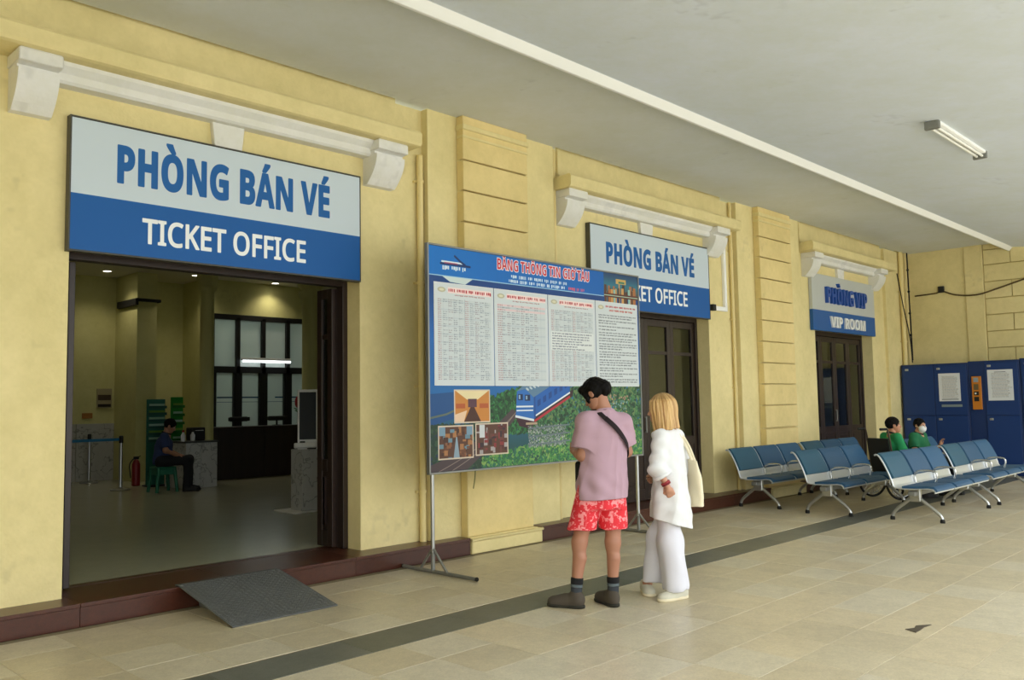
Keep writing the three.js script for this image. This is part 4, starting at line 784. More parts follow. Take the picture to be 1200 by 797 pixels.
const minus = (f, g) => (x, y, z) => Math.max(f(x, y, z), -g(x, y, z));
const both = (f, g) => (x, y, z) => Math.max(f(x, y, z), g(x, y, z));
const swell = (f, w) => (x, y, z) => f(x, y, z) + w(x, y, z);
const mix3 = (a, b, t) => [a[0] + (b[0] - a[0]) * t, a[1] + (b[1] - a[1]) * t, a[2] + (b[2] - a[2]) * t];

function headField(c, B, s = 1) {
  const P = (r, u, f) => B.p(c, r * s, u * s, f * s);
  const E = (r, u, f, a, b, d) => ell(P(r, u, f), B, a * s, b * s, d * s);
  const skull = blend([E(0, 0.025, -0.012, 0.075, 0.092, 0.094), E(0, -0.045, 0.028, 0.056, 0.07, 0.062), E(0, -0.088, 0.055, 0.026, 0.024, 0.03)], 0.04);
  const brow = blend([cap(P(-0.035, 0.018, 0.076), P(0.035, 0.018, 0.076), 0.011 * s)], 0.01);
  const nose = blend([cap(P(0, 0.005, 0.086), P(0, -0.03, 0.106), 0.009 * s, 0.013 * s), E(-0.012, -0.034, 0.094, 0.009, 0.008, 0.011), E(0.012, -0.034, 0.094, 0.009, 0.008, 0.011)], 0.01);
  const lips = blend([cap(P(-0.017, -0.06, 0.084), P(0.017, -0.06, 0.084), 0.0065 * s), cap(P(-0.014, -0.07, 0.082), P(0.014, -0.07, 0.082), 0.0075 * s)], 0.004);
  const ear = (q) => minus(E(q * 0.076, -0.008, -0.004, 0.011, 0.031, 0.02), E(q * 0.086, -0.006, 0.0, 0.006, 0.018, 0.011));
  const sock = (q) => E(q * 0.031, 0.002, 0.088, 0.017, 0.01, 0.012);
  const base = blend([skull, brow, nose, lips], 0.016);
  const e1 = ear(1), e2 = ear(-1), s1 = sock(1), s2 = sock(-1);
  return (x, y, z) => { let d = base(x, y, z); d = -smin(-d, Math.min(s1(x, y, z), s2(x, y, z)), 0.012); return smin(d, Math.min(e1(x, y, z), e2(x, y, z)), 0.012); };
}
function eyesOf(c, B, s = 1) {
  const out = []; for (const q of [-1, 1]) { const g = new THREE.SphereGeometry(0.011 * s, 14, 10); g.translate(...B.p(c, q * 0.031 * s, 0.002 * s, 0.0765 * s)); out.push(g); } return out;
}
function irises(t, base, c, B, s) { const out = []; for (const q of [-1, 1]) { const g = new THREE.SphereGeometry(0.006 * s, 10, 8); g.translate(...B.p(c, q * 0.031 * s, 0.001 * s, 0.0825 * s)); out.push(g); } ppart('iris', out, std({ color: 0x241712, roughness: 0.3 }), t, base); }
// a hand from the wrist: dir along the fingers, pal = palm normal, thumb on the side given by th
function handField(w, dir, pal, side, curl = 0.35, s = 1) {
  const d = V(...dir).normalize(), p = V(...pal).addScaledVector(d, -V(...pal).dot(d)).normalize(), t = d.clone().cross(p).multiplyScalar(side);
  const at = (a, b, c) => { const v = V(...w).addScaledVector(d, a * s).addScaledVector(t, b * s).addScaledVector(p, c * s); return [v.x, v.y, v.z]; };
  const palm = blend([cap(at(0, 0, 0), at(0.03, 0.004, 0), 0.024 * s, 0.026 * s), cap(at(0.035, 0.024, 0), at(0.085, 0.028, 0), 0.014 * s, 0.013 * s), cap(at(0.035, 0.008, 0), at(0.09, 0.009, 0), 0.015 * s, 0.013 * s), cap(at(0.035, -0.01, 0), at(0.086, -0.011, 0), 0.015 * s, 0.012 * s), cap(at(0.035, -0.024, 0), at(0.078, -0.03, 0), 0.013 * s, 0.011 * s)], 0.018);
  const fingers = [];
  [[0.085, 0.028, 0.072, 0.0085], [0.09, 0.009, 0.08, 0.009], [0.086, -0.011, 0.074, 0.0085], [0.078, -0.03, 0.058, 0.0075]].forEach(([a, b, len, r], i) => {
    let q = [a, b, 0], g = curl * (0.8 + i * 0.12); const segs = [0.46, 0.3, 0.24];
    segs.forEach((f, k) => { const n = [q[0] + Math.cos(g) * len * f, q[1] + (i - 1.5) * -0.001, q[2] + Math.sin(g) * len * f]; fingers.push(cap(at(...q), at(...n), (r - k * 0.0008) * s, (r - k * 0.0008 - 0.0006) * s)); q = n; g += curl * 1.25; });
  });
  const thumb = blend([cap(at(0.018, 0.02, 0.006), at(0.052, 0.052, 0.018), 0.013 * s, 0.0105 * s), cap(at(0.052, 0.052, 0.018), at(0.085, 0.058, 0.03), 0.0105 * s, 0.008 * s)], 0.008);
  const all = fingers;
  return (x, y, z) => { let dd = palm(x, y, z); let ff = 1; for (const f of all) { const v = f(x, y, z); if (v < ff) ff = v; } dd = smin(dd, ff, 0.006); return smin(dd, thumb(x, y, z), 0.008); };
}
const around = (pts, pad) => { const lo = [1e9, 1e9, 1e9], hi = [-1e9, -1e9, -1e9]; for (const p of pts) for (let i = 0; i < 3; i++) { lo[i] = Math.min(lo[i], p[i] - pad); hi[i] = Math.max(hi[i], p[i] + pad); } return [lo, hi]; };
function personThing(label, base) { const t = thing('person', label, 'person', base); return t; }
// geometry is given relative to the person's base
function ppart(name, geos, mat, parent, base, label) { const g = join(geos); g.translate(...base); return part(name, g, mat, parent, label); }
const skinMat = (c) => std({ color: c, roughness: 0.55 });
const fabricBump = (() => { const n = fbm(512, [[120, 1], [256, 1]]); return dataTex(512, (i, x, y) => { const v = cl(128 + ((x & 3) < 2 ? 30 : -30) + ((y & 3) < 2 ? 30 : -30) + (n[i] - 0.5) * 80); return [v, v, v]; }, false, 0.35); })();
const cloth = (c, o = {}) => std({ color: c, roughness: 0.9, bumpMap: fabricBump, bumpScale: 0.0006, ...o });
function shoe(heel, toe, h, w) { // heel, toe on the ground
  const d = V(toe[0] - heel[0], 0, toe[2] - heel[2]), L = d.length(), th = Math.atan2(d.x, -d.z), B = basis(th), P = (a, u, r = 0) => B.p([heel[0], 0, heel[2]], r, u, a * L);
  const upper = blend([ell(P(0.2, h * 0.55), B, w * 0.44, h * 0.6, L * 0.2), ell(P(0.45, h * 0.42), B, w * 0.48, h * 0.52, L * 0.3), ell(P(0.74, h * 0.32), B, w * 0.53, h * 0.42, L * 0.25), cap(P(0.2, h * 0.6), P(0.24, h * 0.95), w * 0.42, w * 0.36)], 0.03);
  const sole = blend([ell(P(0.22, 0.014), B, w * 0.47, 0.03, L * 0.23), ell(P(0.5, 0.014), B, w * 0.45, 0.03, L * 0.36), ell(P(0.76, 0.014), B, w * 0.56, 0.03, L * 0.25)], 0.03);
  return { upper: cut(cut(upper, [0, -1, 0], [0, 0.016, 0]), [0, 1, 0], [0, h * 1.12, 0]), sole: cut(cut(sole, [0, -1, 0], [0, 0, 0]), [0, 1, 0], [0, 0.03, 0]), box: around([heel, toe, [toe[0], h * 1.2, toe[2]]], 0.09), P, B, L };
}
function addShoes(t, base, list, um, sm, lm) {
  for (const s of list) { const u = ppart('shoe', surfaceNet(s.upper, ...s.box, 0.006), um, t, base); ppart('sole', surfaceNet(s.sole, [s.box[0][0], -0.02, s.box[0][2]], s.box[1], 0.006), sm, u, base); if (lm) ppart('lace', [0.5, 0.57, 0.64].map((a) => rod(s.P(a, s.h * (1.05 - a * 0.62), -0.03), s.P(a, s.h * (1.05 - a * 0.62), 0.03), 0.004, 0.004, 6)), lm, u, base); }
}

// ---- tall person in the mauve T-shirt, seen from behind
{
  const base = [5.34, 0, -4.36];
  const t = personThing('tall person with dark tied hair in a mauve T-shirt and coral red shorts', base);
  const tb = 23 * D2R, B = basis(tb), Hd = basis(-12 * D2R, -0.6, 0.08);
  const hc = [0.05, 1.655, 0.035], neck = [0.085, 1.53, 0.085], chest = [0.09, 1.35, 0.085], waist = [0.078, 1.09, 0.075], pel = [0.067, 0.95, 0.068];
  const shL = [-0.058, 1.44, 0.025], shR = [0.232, 1.42, 0.157], elL = [-0.082, 1.172, 0.0], elR = [0.282, 1.19, 0.16], wrL = [0.045, 1.20, -0.20], wrR = [0.225, 1.21, -0.10];
  const hipL = [-0.03, 0.91, 0.03], hipR = [0.155, 0.91, 0.11], knL = [-0.075, 0.50, -0.055], knR = [0.128, 0.49, 0.115], anL = [-0.118, 0.09, -0.068], anR = [0.115, 0.09, 0.115];
  const arm = (s, e, w) => blend([cap(s, e, 0.052, 0.042), cap(e, w, 0.041, 0.028), cap(mix3(e, w, 0.1), mix3(e, w, 0.45), 0.04, 0.036)], 0.03);
  const leg = (h, k, a) => { const back = B.p(k, 0, -0.12, -0.022); return blend([cap(h, k, 0.088, 0.056), cap(k, a, 0.052, 0.036), cap(back, mix3(k, a, 0.6), 0.044, 0.03), cap(k, mix3(k, a, 0.1), 0.056, 0.05)], 0.03); };
  const body = blend([loft([[0.86, 0.063, 0.068, 0.14, 0.105], [0.95, pel[0], pel[2], 0.165, 0.115], [1.1, waist[0], waist[2], 0.14, 0.1], [1.3, chest[0], chest[2], 0.165, 0.115], [1.42, 0.088, 0.09, 0.15, 0.1], [1.5, 0.087, 0.09, 0.07, 0.065]], B), cap([0.086, 1.46, 0.09], neck, 0.06, 0.056), cap(neck, Hd.p(hc, 0, -0.04, -0.03), 0.055, 0.052), cap([0.08, 1.45, 0.085], shL, 0.05, 0.055), cap([0.09, 1.45, 0.09], shR, 0.05, 0.055), arm(shL, elL, wrL), arm(shR, elR, wrR), leg(hipL, knL, anL), leg(hipR, knR, anR)], 0.045);
  const head = headField(hc, Hd, 1.0);
  const hL = handField(wrL, [0.5, 0.25, -0.5], [0.6, 0.3, 0.5], 1, 0.5), hR = handField(wrR, [-0.35, 0.3, -0.5], [-0.7, 0.2, -0.2], -1, 0.5);
  const skin = skinMat(0xaa7860);
  ppart('body', [surfaceNet(body, ...around([hipL, hipR, anL, anR, neck, shL, shR, elL, elR, wrL, wrR], 0.14), 0.011), surfaceNet(head, ...around([hc], 0.165), 0.0045), surfaceNet(hL, ...around([wrL], 0.2), 0.004), surfaceNet(hR, ...around([wrR], 0.2), 0.004)], skin, t, base);
  ppart('eye', eyesOf(hc, Hd), std({ color: 0xcfc4bc, roughness: 0.3 }), t, base); irises(t, base, hc, Hd, 1);
  // hair: short at the nape, longer on top, tied in a knot at the back
  const strands = (x, y, z) => 0.0012 * Math.sin(x * 210 + y * 70) + 0.0012 * Math.sin(z * 190 - y * 90 + 1.3);
  const scalp = ell(Hd.p(hc, 0, 0.03, -0.014), Hd, 0.089, 0.104, 0.108), face = ell(Hd.p(hc, 0, -0.075, 0.10), Hd, 0.07, 0.105, 0.1), napeC = Hd.p(hc, 0, -0.075, -0.01);
  const ears = blend([ell(Hd.p(hc, 0.085, -0.02, 0.0), Hd, 0.02, 0.035, 0.024), ell(Hd.p(hc, -0.085, -0.02, 0.0), Hd, 0.02, 0.035, 0.024)], 0.01);
  const hair0 = cut(minus(minus(scalp, face), ears), [-Hd.U.x, -Hd.U.y, -Hd.U.z], napeC);
  const bun = ell([0.068, 1.70, 0.115], basis(tb), 0.056, 0.066, 0.056), tail = cap([0.05, 1.72, 0.08], [0.07, 1.7, 0.12], 0.05, 0.045);
  const fringe = blend([cap(Hd.p(hc, -0.056, 0.07, 0.05), Hd.p(hc, -0.074, -0.05, 0.05), 0.024, 0.012), cap(Hd.p(hc, 0.056, 0.07, 0.05), Hd.p(hc, 0.074, -0.05, 0.05), 0.024, 0.012), cap(Hd.p(hc, -0.045, 0.075, 0.06), Hd.p(hc, 0.045, 0.075, 0.06), 0.03)], 0.03);
  const hair = swell(blend([hair0, bun, tail, fringe], 0.02), strands);
  ppart('hair', [surfaceNet(hair, ...around([hc, [0.068, 1.70, 0.115]], 0.17), 0.0055)], new THREE.MeshPhysicalMaterial({ color: 0x070505, roughness: 0.6, specularIntensity: 0.3 }), t, base);
  // T-shirt
  const drape = (cx, cz, y1, amp, n) => (x, y, z) => { const a = Math.atan2(x - cx, z - cz), k = Math.min(1, Math.max(0, (y1 - y) / 0.5)); const p = Math.sin(n * a + 5 * y + 1.7 * Math.sin(4 * y + 2 * a)); return amp * (0.25 + 0.75 * k) * (0.6 * p + 0.6 * Math.abs(Math.sin(n * 0.6 * a - 7 * y + 2 * Math.sin(3 * a))) - 0.4); };
  const wr0 = drape(0.08, 0.08, 1.45, 0.009, 7), wr = (x, y, z) => wr0(x, y, z) + 0.004 * Math.sin(38 * y - 30 * x + 22 * z) * Math.sin(13 * x + 9 * y) + 0.004 * Math.sin(23 * (x + z) + 36 * y) * Math.max(0, Math.sin(9 * y + 6 * x));
  const slv = (s, e, k) => { const m = mix3(s, e, 0.78); return cut(cap(s, e, 0.082, 0.098), [m[0] - s[0], m[1] - s[1], m[2] - s[2]], m); };
  const shirtB = loft([[0.79, 0.064, 0.068, 0.222, 0.18], [0.95, 0.068, 0.072, 0.21, 0.168], [1.12, 0.078, 0.078, 0.19, 0.145], [1.32, 0.09, 0.083, 0.2, 0.145], [1.41, 0.09, 0.09, 0.185, 0.122], [1.475, 0.088, 0.09, 0.12, 0.092], [1.53, 0.086, 0.088, 0.08, 0.078]], B);
  const yoke = [cap([0.085, 1.483, 0.088], shL, 0.05, 0.068), cap([0.09, 1.478, 0.092], shR, 0.05, 0.068)];
  let shirt = swell(blend([shirtB, ...yoke, slv(shL, elL), slv(shR, elR)], 0.04), wr);
  shirt = cut(cut(shirt, [0.02, -1, 0.03], [0.07, 0.835, 0.07]), [-B.F.x * -0.25, 1, -B.F.z * -0.25], [0.086, 1.52, 0.09]);
  const shirtM = cloth(0xb595a4);
  const sh = ppart('t_shirt', [surfaceNet(shirt, ...around([hipL, hipR, shL, shR, elL, elR, neck], 0.2), 0.009)], shirtM, t, base);
  { const o = []; for (let k = 0; k <= 24; k++) { const a = k / 24 * Math.PI * 2; o.push(B.p([0.086, 1.521, 0.089], Math.cos(a) * 0.07, 0.0 - Math.sin(a) * 0.017, Math.sin(a) * 0.068)); } ppart('collar', [new THREE.TubeGeometry(new THREE.CatmullRomCurve3(o.slice(0, 24).map((p) => V(...p)), true), 0.009, 48, 0.009, 8, true).scale(1, 1, 1)].map(() => new THREE.TubeGeometry(new THREE.CatmullRomCurve3(o.slice(0, 24).map((p) => V(...p)), true), 60, 0.008, 8, true)), shirtM, sh, base); }
  // patterned shorts
  const shortsMap = (() => { const n = fbm(256, [[10, 1], [24, 0.9], [50, 0.5]]); return dataTex(256, (i) => { const v = n[i] + 0.0; const q = Math.max(0, Math.min(1, (v - 0.5) * 14)); return [224 + 20 * q, 48 + 100 * q, 60 + 92 * q]; }, true, 0.34); })();
  const thigh = (h, k) => { const e = mix3(h, k, 0.78), top = [h[0], h[1] + 0.02, h[2]]; return cap(top, e, 0.098, 0.116); };
  let shorts = blend([loft([[0.76, 0.062, 0.066, 0.185, 0.15], [0.9, 0.065, 0.068, 0.188, 0.15], [1.0, 0.068, 0.07, 0.168, 0.13]], B), thigh(hipL, knL), thigh(hipR, knR)], 0.03);
  shorts = swell(cut(shorts, [0, -1, 0], [0, 0.60, 0]), (x, y, z) => 0.006 * Math.sin(30 * x + 12 * y) * Math.sin(26 * z - 9 * y));
  ppart('shorts', [surfaceNet(shorts, ...around([hipL, hipR, [0.06, 0.6, 0.06]], 0.24), 0.009)], std({ map: shortsMap, roughness: 0.85 }), t, base);
  // socks
  for (const [k, a] of [[knL, anL], [knR, anR]]) {
    const f = blend([cap(k, a, 0.056, 0.043)], 0.01), m = mix3(k, a, 0.66), m2 = mix3(k, a, 0.78), m3 = mix3(k, a, 0.84), n = [a[0] - k[0], a[1] - k[1], a[2] - k[2]], neg = n.map((v) => -v);
    const bx = around([m, a], 0.09), so = ppart('sock', [surfaceNet(cut(f, neg, m3), ...bx, 0.006)], cloth(0x33383e), t, base);
    ppart('sock_top', [surfaceNet(cut(cut(swell(f, () => -0.002), neg, m), n, m2), ...bx, 0.006)], cloth(0x101012), so, base); ppart('sock_band', [surfaceNet(cut(cut(swell(f, () => -0.001), neg, m2), n, m3), ...bx, 0.006)], cloth(0x5a6468), so, base);
  }
  const s1 = shoe([-0.095, 0, 0.0], [-0.205, 0, -0.29], 0.115, 0.105), s2 = shoe([0.085, 0, 0.175], [0.2, 0, -0.115], 0.115, 0.105); s1.h = s2.h = 0.115;
  addShoes(t, base, [s1, s2], std({ color: 0x4a4238, roughness: 0.85 }), std({ color: 0x2c2a22, roughness: 0.9 }), std({ color: 0x35302a, roughness: 0.9 }));
  // sling bag: strap over the left of the neck, across the back and under the right arm to a pouch at the front
  const sp = [B.p([0.086, 1.50, 0.089], -0.075, 0.012, 0.07), B.p([0.086, 1.515, 0.089], -0.08, 0.012, -0.02), B.p([0.088, 1.46, 0.09], -0.05, 0, -0.125), B.p([0.09, 1.38, 0.085], 0.03, 0, -0.158), B.p([0.09, 1.28, 0.083], 0.12, 0, -0.14), B.p([0.085, 1.2, 0.08], 0.185, 0, -0.075), B.p([0.08, 1.14, 0.078], 0.205, 0, 0.02), B.p([0.075, 1.05, 0.075], 0.14, 0, 0.13), B.p([0.075, 0.98, 0.075], -0.02, 0, 0.175), B.p([0.08, 1.1, 0.08], -0.12, 0, 0.16), B.p([0.084, 1.35, 0.085], -0.11, 0, 0.135)];
  const cv = new THREE.CatmullRomCurve3(sp.map((p) => V(...p)), true, 'catmullrom', 0.5), strap = [];
  { const n = 120, pos = [], ix = []; for (let k = 0; k <= n; k++) { const p = cv.getPoint(k / n), tg = cv.getTangent(k / n), out = V(p.x - 0.086, 0, p.z - 0.083); if (p.y > 1.47) out.y = 0.2; out.normalize(); const side = tg.clone().cross(out).normalize(), o2 = side.clone().cross(tg).normalize(); for (const [a, b] of [[-0.019, 0], [0.019, 0], [0.019, 0.006], [-0.019, 0.006]]) { const q = p.clone().addScaledVector(side, a).addScaledVector(o2, -b); pos.push(q.x, q.y, q.z); } if (k < n) for (let e = 0; e < 4; e++) { const f = (e + 1) % 4, a = k * 4 + e, b = k * 4 + f; ix.push(a, b, a + 4, b, b + 4, a + 4); } } const g = new THREE.BufferGeometry(); g.setAttribute('position', new THREE.Float32BufferAttribute(pos, 3)); g.setIndex(ix); const q = g.toNonIndexed(); q.computeVertexNormals(); strap.push(q); }
  const bag = thing('sling_bag', 'black crossbody bag with a dark strap worn by the tall person', 'bag', base);
  const pc = B.p([0.075, 1.0, 0.075], -0.04, 0, 0.215), pouch = new RoundedBoxGeometry(0.2, 0.24, 0.08, 3, 0.03); pouch.rotateY(-tb + 0.35); pouch.translate(...pc);
  const pm = ppart('pouch', [pouch], cloth(0x111013), bag, base); ppart('strap', strap, cloth(0x1d1015), bag, base);
  const zip = new RoundedBoxGeometry(0.16, 0.008, 0.086, 2, 0.003); zip.rotateY(-tb + 0.35); zip.translate(pc[0], pc[1] + 0.06, pc[2]); ppart('zip', [zip], M.steel, pm, base);
}

// ---- blonde person in white
{
  const base = [5.97, 0, -4.1];
  const t = personThing('blonde person with a bob, in a loose white shirt and wide white trousers', base);
  const tb = -12 * D2R, B = basis(tb), Hd = basis(-38 * D2R, -0.04, 0);
  const hc = [0.0, 1.515, 0.0], neck = [0.035, 1.395, 0.04], shL = [-0.105, 1.295, 0.055], shR = [0.18, 1.29, 0.02], elL = [-0.172, 1.055, 0.065], elR = [0.225, 1.03, 0.05], wrL = [-0.12, 0.905, 0.125], wrR = [0.13, 0.95, -0.17]; const anRz = -0.2;
  const hipL = [-0.045, 0.83, 0.055], hipR = [0.115, 0.83, 0.02], knL = [-0.035, 0.45, 0.06], knR = [0.06, 0.45, -0.1], anL = [-0.005, 0.075, 0.085], anR = [0.025, 0.08, -0.205];
  const arm = (s, e, w) => blend([cap(s, e, 0.044, 0.035), cap(e, w, 0.034, 0.023)], 0.03);
  const leg = (h, k, a) => blend([cap(h, k, 0.078, 0.05), cap(k, a, 0.047, 0.033)], 0.03);
  const body = blend([loft([[0.78, 0.035, 0.04, 0.14, 0.1], [0.88, 0.035, 0.04, 0.155, 0.11], [1.03, 0.038, 0.04, 0.12, 0.085], [1.2, 0.04, 0.035, 0.14, 0.105], [1.3, 0.04, 0.04, 0.12, 0.08], [1.36, 0.038, 0.042, 0.055, 0.055]], B), cap([0.038, 1.32, 0.042], neck, 0.05, 0.046), cap(neck, Hd.p(hc, 0, -0.04, -0.02), 0.046, 0.045), cap([0.035, 1.31, 0.042], shL, 0.04, 0.045), cap([0.045, 1.31, 0.038], shR, 0.04, 0.045), arm(shL, elL, wrL), arm(shR, elR, wrR), leg(hipL, knL, anL), leg(hipR, knR, anR), cap(anL, [-0.08, 0.045, 0.075], 0.03, 0.024), cap(anR, [-0.03, 0.045, -0.15], 0.03, 0.024)], 0.04);
  const hL = handField(wrL, [0.35, -0.8, 0.1], [0.7, 0.3, -0.6], -1, 0.5, 0.92), hR = handField(wrR, [-0.8, -0.1, -0.1], [0, 0.1, 1], 1, 0.5, 0.92);
  ppart('body', [surfaceNet(body, ...around([hipL, hipR, anL, anR, neck, shL, shR, elL, elR, wrL, wrR, [-0.11, 0.04, 0.05]], 0.13), 0.011), surfaceNet(headField(hc, Hd, 0.95), ...around([hc], 0.16), 0.0045), surfaceNet(hL, ...around([wrL], 0.19), 0.004), surfaceNet(hR, ...around([wrR], 0.19), 0.004)], skinMat(0xc08e74), t, base);
  ppart('eye', eyesOf(hc, Hd, 0.95), std({ color: 0xd4ccc4, roughness: 0.3 }), t, base); irises(t, base, hc, Hd, 0.95);
  // bob
  const cen = (x, y, z) => { const X = x - hc[0], Y = y - hc[1], Z = z - hc[2]; return [X * Hd.R.x + Y * Hd.R.y + Z * Hd.R.z, X * Hd.U.x + Y * Hd.U.y + Z * Hd.U.z, X * Hd.F.x + Y * Hd.F.y + Z * Hd.F.z]; };
  const dome = ell(Hd.p(hc, 0, 0.025, -0.02), Hd, 0.096, 0.118, 0.115), skirt = loft([[1.345, 0.02, 0.03, 0.108, 0.112], [1.42, 0.012, 0.018, 0.114, 0.118], [1.52, 0.004, 0.004, 0.104, 0.118], [1.58, 0.0, 0.0, 0.09, 0.105]], Hd);
  let hair = blend([dome, skirt], 0.04);
  hair = minus(hair, ell(Hd.p(hc, 0, -0.07, 0.115), Hd, 0.07, 0.12, 0.085)); hair = cut(hair, [Hd.F.x, 0, Hd.F.z], Hd.p(hc, 0, 0, 0.092));
  hair = cut(hair, [-Hd.F.x * 0.18, -1, -Hd.F.z * 0.18], [0.02, 1.352, 0.03]);
  hair = swell(hair, (x, y, z) => { const c = cen(x, y, z), a = Math.atan2(c[0], -c[2]); return 0.0022 * Math.sin(a * 27 + c[1] * 11 + 2 * Math.sin(a * 5)) + 0.0014 * Math.sin(a * 63 - c[1] * 17) - 0.004 * Math.max(0, -c[1] * 6) * Math.cos(a * 13); });
  const hg = surfaceNet(hair, ...around([hc, [0.02, 1.38, 0.03]], 0.16), 0.005); { const p = hg.attributes.position, col = new Float32Array(p.count * 3); for (let i = 0; i < p.count; i++) { const c = cen(p.getX(i), p.getY(i), p.getZ(i)), a = Math.atan2(c[0], -c[2]), v = 0.45 + 0.28 * Math.sin(a * 11 + c[1] * 6 + 2 * Math.sin(a * 3 + c[1] * 8)) + 0.22 * Math.sin(a * 37 + c[1] * 9 + 3 * Math.sin(a * 7)) + 0.12 * Math.sin(a * 90 - c[1] * 4), k = Math.max(0, Math.min(1, v)), rt = c[1] > 0.09 ? 0.75 : 1; col[i * 3] = (0.36 + 0.42 * k) * rt; col[i * 3 + 1] = (0.19 + 0.33 * k) * rt; col[i * 3 + 2] = (0.06 + 0.16 * k) * rt; } hg.setAttribute('color', new THREE.BufferAttribute(col, 3)); }
  ppart('hair', [hg], std({ vertexColors: true, roughness: 0.5 }), t, base);
  // loose shirt with rolled sleeves and a dipped hem
  const wr1 = (x, y, z) => { const a = Math.atan2(x - 0.04, z - 0.04), k = Math.min(1, Math.max(0, (1.3 - y) / 0.5)); return 0.011 * (0.3 + 0.7 * k) * (0.7 * Math.sin(6 * a + 4 * y + 1.5 * Math.sin(5 * y)) + 0.6 * Math.abs(Math.sin(4 * a - 6 * y + 2 * Math.sin(2 * a))) - 0.4); };
  const sleeveZone = cap(elL, shL, 0.06), wr = (x, y, z) => { const s = Math.max(0, 1 - Math.max(0, sleeveZone(x, y, z)) * 14); return wr1(x, y, z) * (1 - s * 0.7) + 0.007 * s * Math.sin(52 * y + 20 * x - 14 * z) + 0.004 * Math.sin(44 * y + 26 * x - 30 * z) * Math.sin(17 * (x + z) + 8 * y); };
  const mL = mix3(elL, wrL, 0.42), mR = mix3(elR, wrR, 0.42), dL = [wrL[0] - elL[0], wrL[1] - elL[1], wrL[2] - elL[2]], dR = [wrR[0] - elR[0], wrR[1] - elR[1], wrR[2] - elR[2]];
  const sl = (s, e, w, m, d) => cut(blend([cap(s, e, 0.062, 0.066), cap(e, w, 0.066, 0.07)], 0.03), d, m);
  let shirt = blend([loft([[0.38, 0.035, 0.04, 0.19, 0.172], [0.7, 0.036, 0.04, 0.184, 0.16], [0.95, 0.037, 0.04, 0.163, 0.135], [1.15, 0.04, 0.037, 0.162, 0.125], [1.26, 0.04, 0.04, 0.15, 0.105], [1.33, 0.038, 0.041, 0.09, 0.075], [1.375, 0.036, 0.042, 0.058, 0.058]], B), cap([0.035, 1.325, 0.042], shL, 0.05, 0.066), cap([0.045, 1.325, 0.038], shR, 0.05, 0.066), sl(shL, elL, wrL, mL, dL), sl(shR, elR, wrR, mR, dR)], 0.035);
  shirt = swell(shirt, wr); shirt = cut(shirt, [-0.22, -1, -0.2], [0.03, 0.60, 0.04]); shirt = cut(shirt, [B.F.x * 0.5, 1, B.F.z * 0.5], [0.036, 1.375, 0.042]);
  const wm = cloth(0xe3e4e6), sh = ppart('shirt', [surfaceNet(shirt, ...around([hipL, hipR, shL, shR, elL, elR, wrL, wrR, neck, [0.03, 0.58, 0.04]], 0.23), 0.009)], wm, t, base);
  for (const [m, d] of [[mL, dL], [mR, dR]]) { const l = Math.hypot(...d), n = d.map((v) => v / l), g = new THREE.TorusGeometry(0.062, 0.016, 8, 24); g.applyQuaternion(new THREE.Quaternion().setFromUnitVectors(V(0, 0, 1), V(...n))); g.translate(m[0], m[1], m[2]); ppart('rolled_cuff', [g], wm, sh, base); }
  // wide trousers
  const leg2 = (h, k, a, y0) => cut(blend([cap(h, k, 0.078, 0.094), cap(k, [a[0], a[1] + 0.05, a[2]], 0.1, 0.105)], 0.05), [0, -1, 0], [0, y0, 0]);
  let pants = blend([loft([[0.72, 0.036, 0.04, 0.14, 0.11], [0.86, 0.036, 0.04, 0.138, 0.105], [0.96, 0.037, 0.04, 0.125, 0.09]], B), leg2([-0.02, 0.83, 0.05], [-0.015, 0.45, 0.06], [0.0, 0.06, 0.09], 0.075), leg2(hipR, knR, [0.06, 0.06, -0.15], 0.1)], 0.03);
  pants = swell(pants, (x, y, z) => 0.008 * Math.sin(42 * x - 30 * z) * Math.min(1, Math.max(0, 0.8 - y)) + 0.003 * Math.sin(20 * y + 30 * x));
  ppart('trousers', [surfaceNet(pants, ...around([hipL, hipR, anL, anR], 0.2), 0.01)], cloth(0xdcdce6), t, base);
  const s1 = shoe([0.105, 0, 0.13], [-0.19, 0, 0.052], 0.095, 0.1), s2 = shoe([0.09, 0, -0.28], [-0.09, 0, -0.09], 0.095, 0.1); s1.h = s2.h = 0.095;
  addShoes(t, base, [s1, s2], cloth(0xc9c6b4), std({ color: 0xddd2b4, roughness: 0.8 }), std({ color: 0x9a9888, roughness: 0.9 }));
  { const g = new THREE.TorusGeometry(0.031, 0.008, 10, 28), d = V(dL[0], dL[1], dL[2]).normalize(); g.applyQuaternion(new THREE.Quaternion().setFromUnitVectors(V(0, 0, 1), d)); const m = mix3(elL, wrL, 0.86); g.translate(...m); const g2 = g.clone(); g2.translate(-d.x * 0.014, -d.y * 0.014, -d.z * 0.014); const w = new THREE.Group(); const tt = thing('wristband', 'dark red wristband on the left wrist of the blonde person', 'wristband', base); ppart('band', [g], std({ color: 0x7c1f28, roughness: 0.6 }), tt, base); ppart('band', [g2], std({ color: 0x9a3038, roughness: 0.6 }), tt, base); }
  // cotton tote on the right shoulder
  const tote = thing('tote_bag', 'plain cream cotton tote bag hanging from the shoulder of the blonde person', 'bag', base), tm = cloth(0xe7dcc0);
  const TB = basis(38 * D2R), tc = [0.245, 0.92, 0.115];
  let bagF = loft([[0.725, 0.258, 0.128, 0.058, 0.155], [0.8, 0.257, 0.127, 0.064, 0.165], [0.95, 0.249, 0.12, 0.05, 0.16], [1.05, 0.242, 0.114, 0.034, 0.15], [1.1, 0.24, 0.112, 0.026, 0.145]], TB);
  bagF = swell(bagF, (x, y, z) => 0.006 * Math.sin(18 * y + 25 * z) + 0.004 * Math.sin(40 * z));
